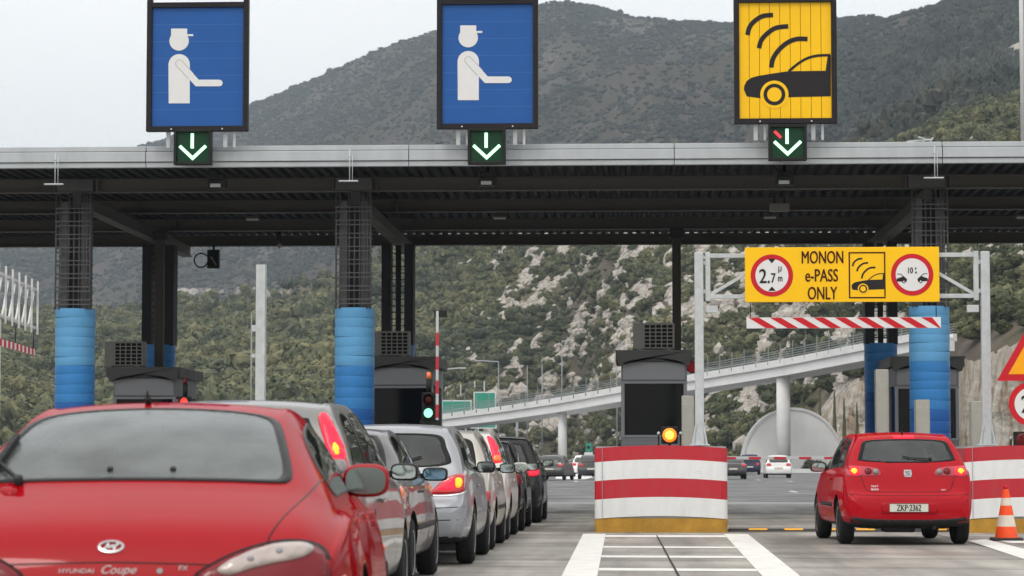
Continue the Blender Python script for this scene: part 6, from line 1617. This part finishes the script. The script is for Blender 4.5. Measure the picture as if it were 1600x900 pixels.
# ------------------------------------------------------------------ ramp bridge, wing wall, roadside things
LY = lambda px: 296 - (px - 690) * 62 / 660
def bz(px, up): return Z_(up, LY(px))
lower = [(600, 681), (690, 668), (776, 657.5), (876, 643), (973, 626.5), (1130, 602), (1216, 588.5), (1350, 564), (1440, 548)]
br = thing('ramp_bridge', 'pale concrete ramp bridge with steel railing rising to the right', 'bridge', (X_(1000, LY(1000)), LY(1000), 0))
bx0, by0 = br.location.x, br.location.y
q_ = np.linspace(600, 1440, 43); lo = tab(lower, q_)
pts = [(X_(p, LY(p)) - bx0, LY(p) - by0, Z_(l, LY(p))) for p, l in zip(q_, lo)]
th_ = lambda p: 24.5 * LY(p) / FPX * (1 - .12 * (1000 - p) / 400 if p < 1000 else 1)
def sweep(b, prof, m):      # prof: (offset across, height) closed outline
    d = (Vector(pts[-1]) - Vector(pts[0])); nrm = Vector((-d.y, d.x, 0)).normalized()
    if nrm.y < 0: nrm = -nrm
    rings = [[b.bm.verts.new(Vector(p) + nrm * o + Vector((0, 0, h))) for o, h in prof] for p in pts]
    k = len(prof); fs = [b.bm.faces.new((A[i], A[(i + 1) % k], B[(i + 1) % k], B[i])) for A, B in zip(rings[:-1], rings[1:]) for i in range(k)]
    fs += [b.bm.faces.new(rings[0]), b.bm.faces.new(rings[-1])]
    b._fin(fs, m); bmesh.ops.recalc_face_normals(b.bm, faces=fs)
b = lb(); sweep(b, [(.06, 0), (.02, .9), (3.9, .9), (3.9, 0)], 'concrete_pale_grey'); b.build('girder', br)
b = lb(); sweep(b, [(-.25, .88), (-.25, 1.55), (.2, 1.55), (.2, 1.2), (3.75, 1.2), (3.75, 1.55), (4.2, 1.55), (4.2, .88)], 'concrete_light'); b.build('deck_edge', br)
d = (Vector(pts[-1]) - Vector(pts[0])); nrm = Vector((-d.y, d.x, 0)).normalized(); nrm = nrm if nrm.y > 0 else -nrm
for off in (.0, 3.95):
    for h in (1.75, 1.98, 2.2, 2.42):
        b = lb()
        for a, c_ in zip(pts[:-1], pts[1:]): b.bar(Vector(a) + nrm * off + Vector((0, 0, h)), Vector(c_) + nrm * off + Vector((0, 0, h)), .05, .065, 'rail_grey')
        b.build('rail', br)
post = None
for k, p in enumerate(np.arange(612, 1440, 19.0)):
    l = float(tab(lower, np.array([p]))[0]); y_ = LY(p); P0 = Vector((X_(p, y_) - bx0, y_ - by0, Z_(l, y_)))
    if post is None:
        b = lb(); b.box((0, -.2, 2.2), (.07, .07, 1.9), 'rail_grey'); b.box((0, -.33, 1.38), (.18, .16, .34), 'plastic', .02); post = b.build('railing_post', br); post.location = P0
    else: o = post.copy(); C.objects.link(o); o.location = P0
for px_, w_, base in ((878, .95, -.1), (1226, 1.32, -.1)):
    y_ = LY(px_); l = float(tab(lower, np.array([px_]))[0]); b = lb(); x_ = X_(px_, y_) - bx0
    b.cyl((x_, y_ - by0 + 2.0, base), (x_, y_ - by0 + 2.0, Z_(l, y_) + .3), w_ / 2, 'concrete_light', 24); b.build('pier', br)
Y = 257.; t = thing('wing_wall', 'grey half-round concrete wall standing behind the bridge pier', 'wall', (X_(1239, Y), Y, 0))
hw = 79 * Y / FPX; hh = Z_(638, Y)
b = lb(); arc = [(hw * math.cos(a), -.1 + hh * math.sin(a) ** .86) for a in [PI * k / 32 for k in range(33)]]
b.prism([(-hw, -.3)] + arc[::-1] + [(hw, -.3)] if False else arc + [(-hw, -.3), (hw, -.3)], 0, 5., 'concrete_pale_grey'); b.build('wall', t)
b = lb(); rim = [(x * 1.02, z * 1.02 + .05) for x, z in arc] + [(x * .985, z * .985) for x, z in arc[::-1]]; b.prism(rim, -.12, 5.1, 'concrete_light'); b.build('coping', t)
# pale roadside verge, kerbs and low wall
sheet('pale_verge', [gp(868, 748), gp(914, 749.5), gp(938, 742), gp(930, 733.5), gp(872, 733.5)], .006, 'concrete_light')
b = lb(); A_, B_ = gp(1180, 738.0), gp(1310, 739.5); b.bar((A_[0], A_[1], .18), (B_[0], B_[1], .18), .3, .40, 'concrete_light'); b.bar((B_[0], B_[1], .18), (B_[0] + 40, B_[1] - 14, .18), .3, .40, 'concrete_light'); structure(b.build('kerb'), 'pale kerb line along the far side of the asphalt', 'kerb')
# guard rail far away
t = thing('guard_rail', 'thin steel guard rail along the foot of the slope left of the drum', 'guard rail', (X_(905, 330), 330, 0))
b = lb(); b.box((0, 0, .75), (26, .08, .34), 'galv', .02); b.build('rail', t)
for k in range(-6, 7): b = lb(); b.box((k * 2.1, .1, .4), (.12, .1, .8), 'galv'); b.build('post', t)
# grass verge bushes under the bridge
for px_, py_, s_, lab in ((865, 735, 1.5, 'low green bush under the left bridge pier'), (1262, 736, 1.6, 'green bush at the foot of the half-round wall'), (850, 737, 1.2, 'small green bush left of the bridge pier'), (1340, 690, 1.7, 'green bush below the rock cutting')):
    Y = 255.; t = thing('bush', lab, 'bush', (X_(px_, Y), Y - 4, 0), .3 * px_); t.scale = (s_ * 1.5, s_, s_ * .8)
    for dt, nm in ((BM[int(px_) % 7], 'foliage'), (STEM, 'stem')): o = bpy.data.objects.new(nm, dt); C.objects.link(o); o.parent = t
# young cypresses in front of the cutting
def cypress_mesh():
    r = np.random.RandomState(9); V, F = [], []
    for _ in range(300):
        h = r.uniform(.1, 1) ** .9; rad = (.17 * (1 - h) ** .7 + .02) * r.uniform(.6, 1.1); a_ = r.uniform(0, 2 * PI); c = np.array([rad * math.cos(a_), rad * math.sin(a_), h]); s = .035
        u = np.array([-math.sin(a_), math.cos(a_), 0]) * s; v_ = np.array([math.cos(a_) * .3, math.sin(a_) * .3, 1]) * s * 1.7; b0 = len(V)
        V += [c - u - v_, c + u - v_, c + u * .4 + v_, c - u * .4 + v_]; F.append((b0, b0 + 1, b0 + 2, b0 + 3))
    me = bpy.data.meshes.new('crown'); me.from_pydata([tuple(v) for v in V], [], F); me.materials.append(M['scrub']); return me
CYP = cypress_mesh(); b = lb(); b.cyl((0, 0, -.05), (0, 0, .9), .025, 'stem', 7, .008); so_ = b.build('trunk'); TR = so_.data; bpy.data.objects.remove(so_)
for px_, top_, lab in ((1253, 622, 'small dark cypress just right of the half-round wall top'), (1281, 616, 'slim dark cypress in front of the left part of the rock cutting'), (1304, 618, 'slim dark cypress in the middle of the rock cutting'), (1319, 628, 'short dark cypress below the rock cutting'), (1339, 634, 'dark cypress beside the dark blue rear column')):
    Y = 266.; z0 = 0.; h = Z_(top_, Y); t = thing('cypress', lab, 'tree', (X_(px_, Y), Y, z0)); t.scale = (h * .22, h * .22, h)
    for dt, nm in ((CYP, 'crown'), (TR, 'trunk')): o = bpy.data.objects.new(nm, dt); C.objects.link(o); o.parent = t
# street lamps and thin poles
def pole(px_, top_, Y, lab, arm=0, base=None, r=.085, nm='street_lamp', cat='street lamp', group='thin street lamps beyond the plaza', z0=0.):
    z1 = Z_(top_, Y); t = thing(nm, lab, cat, (X_(px_, Y), Y, z0), 0, group)
    b = lb(); b.cyl((0, 0, 0), (0, 0, z1 - z0), r, 'rail_grey', 10, r * .7); b.build('pole', t)
    if arm: b = lb(); b.bar((0, 0, z1 - z0), (arm, 0, z1 - z0 + .15), .12, .10, 'galv'); b.box((arm * 1.15, 0, z1 - z0 + .12), (abs(arm) * .35, .3, .14), 'lamp_glass', .03); b.build('lamp_arm', t)
pole(690, 577, 235, 'street lamp with a short arm to the right beside the raised barrier', 1.7)
pole(779, 565, 310, 'street lamp with arm to the left over the ramp bridge', -2.2)
pole(847, 568, 300, 'thin lamp pole standing behind the middle of the ramp bridge', 0)
pole(878, 533, 330, 'tall thin lamp pole directly above the left bridge pier', 1.2)
pole(808, 655, 300, 'thin pole under the bridge left of the pier', 0, r=.2)
pole(824, 570, 340, 'thin pole between the two middle lamp poles on the bridge', 0, r=.08)
pole(964, 560, 300, 'thin lamp pole just left of the middle toll booth', 0)
pole(1525, 478, 260, 'grey pole with small box left of the right gantry post', 0, r=.14)
pole(392, 489, 220, 'thin white lamp post left of the lone steel post', 0, r=.07)
# green motorway signs behind the bridge
def msign(x0, x1, y0, y1, Y, lab):
    a, c_ = X_(x0, Y), X_(x1, Y); z1, z0 = Z_(y0, Y), Z_(y1, Y); t = thing('motorway_sign', lab, 'road sign', ((a + c_) / 2, Y, 0), 0, 'green motorway signs')
    b = lb(); b.box((0, 0, (z0 + z1) / 2), (c_ - a, .12, z1 - z0), 'white_sign'); b.box((0, -.04, (z0 + z1) / 2), (c_ - a - .3, .10, z1 - z0 - .3), 'sign_green'); b.build('panel', t)
    for q in (-.3, .3): b = lb(); b.box((q * (c_ - a), .15, z0 / 2 + .2), (.2, .2, z0 + .4), 'galv'); b.build('post', t)
msign(690, 737, 625, 650, 330, 'wide green motorway sign behind the railing left of the bridge')
msign(740, 775, 612, 640, 345, 'square green motorway sign higher up behind the railing')
msign(735, 776, 655, 669.5, 330, 'green motorway sign hanging low under the bridge')
Y = 300.; t = thing('exit_sign', 'small green sign with black disc above a white plate left of the drum', 'road sign', (X_(919.5, Y), Y, 0))
b = lb(); b.box((0, 0, Z_(699, Y)), (.66, .06, 1.0), 'sign_green'); b.prism(circle(0, Z_(699, Y), .2, 20), -.05, -.02, 'ink'); b.build('green_panel', t)
b = lb(); b.box((0, 0, Z_(711, Y)), (1.0, .06, .62), 'white_sign'); b.cyl((0, .06, 0), (0, .06, Z_(694, Y)), .05, 'galv', 8); b.build('white_plate', t)
# fence posts on the left slope
t = thing('hillside_fence', 'row of pale fence posts and wire climbing the green slope on the left', 'fence', (0, 0, 0))
first = None; prev = None; wires = lb()
pp = [(300, .10), (318, .12), (340, .13), (358, .15), (378, .155), (420, .16), (441, .175), (462, .185), (482, .20), (505, .215), (530, .225), (664, .13), (700, .17), (720, .19), (742, .20), (757, .20)]
xx, yy, zz = terrain(np.array([p for p, _ in pp], float), np.array([q for _, q in pp]))
xs_ = zz
for k in range(len(pp)):
    if first is None: b = lb(); b.box((0, 0, .8), (.20, .14, 2.6), 'concrete_light'); first = b.build('fence_post', t); o = first
    else: o = first.copy(); C.objects.link(o)
    o.location = (xx[k], yy[k], zz[k] + .6)
for k in range(len(pp) - 1):
    if k == 10: continue
    for h in (1.2, 2.0): wires.cyl((xx[k], yy[k], zz[k] + .6 + h), (xx[k + 1], yy[k + 1], zz[k + 1] + .6 + h), .012, 'galv', 4)
wires.build('wire', t)

# ------------------------------------------------------------------ thin air
hb = MB(); hb.box((0, 2350, 300), (8200, 5600, 603), 'galv'); hz_ = hb.build('haze')
hm = bpy.data.materials.new('thin_haze'); hm.use_nodes = True; hm.node_tree.nodes.clear()
ho = hm.node_tree.nodes.new('ShaderNodeOutputMaterial'); pv_ = hm.node_tree.nodes.new('ShaderNodeVolumePrincipled')
pv_.inputs['Color'].default_value = (.72, .86, 1, 1); pv_.inputs['Density'].default_value = .00017; pv_.inputs['Anisotropy'].default_value = .2
hm.node_tree.links.new(pv_.outputs[0], ho.inputs['Volume'])
hz_.data.materials.clear(); hz_.data.materials.append(hm); tag(hz_, 'thin bluish haze over the plaza and the mountain', 'haze', kind='stuff')
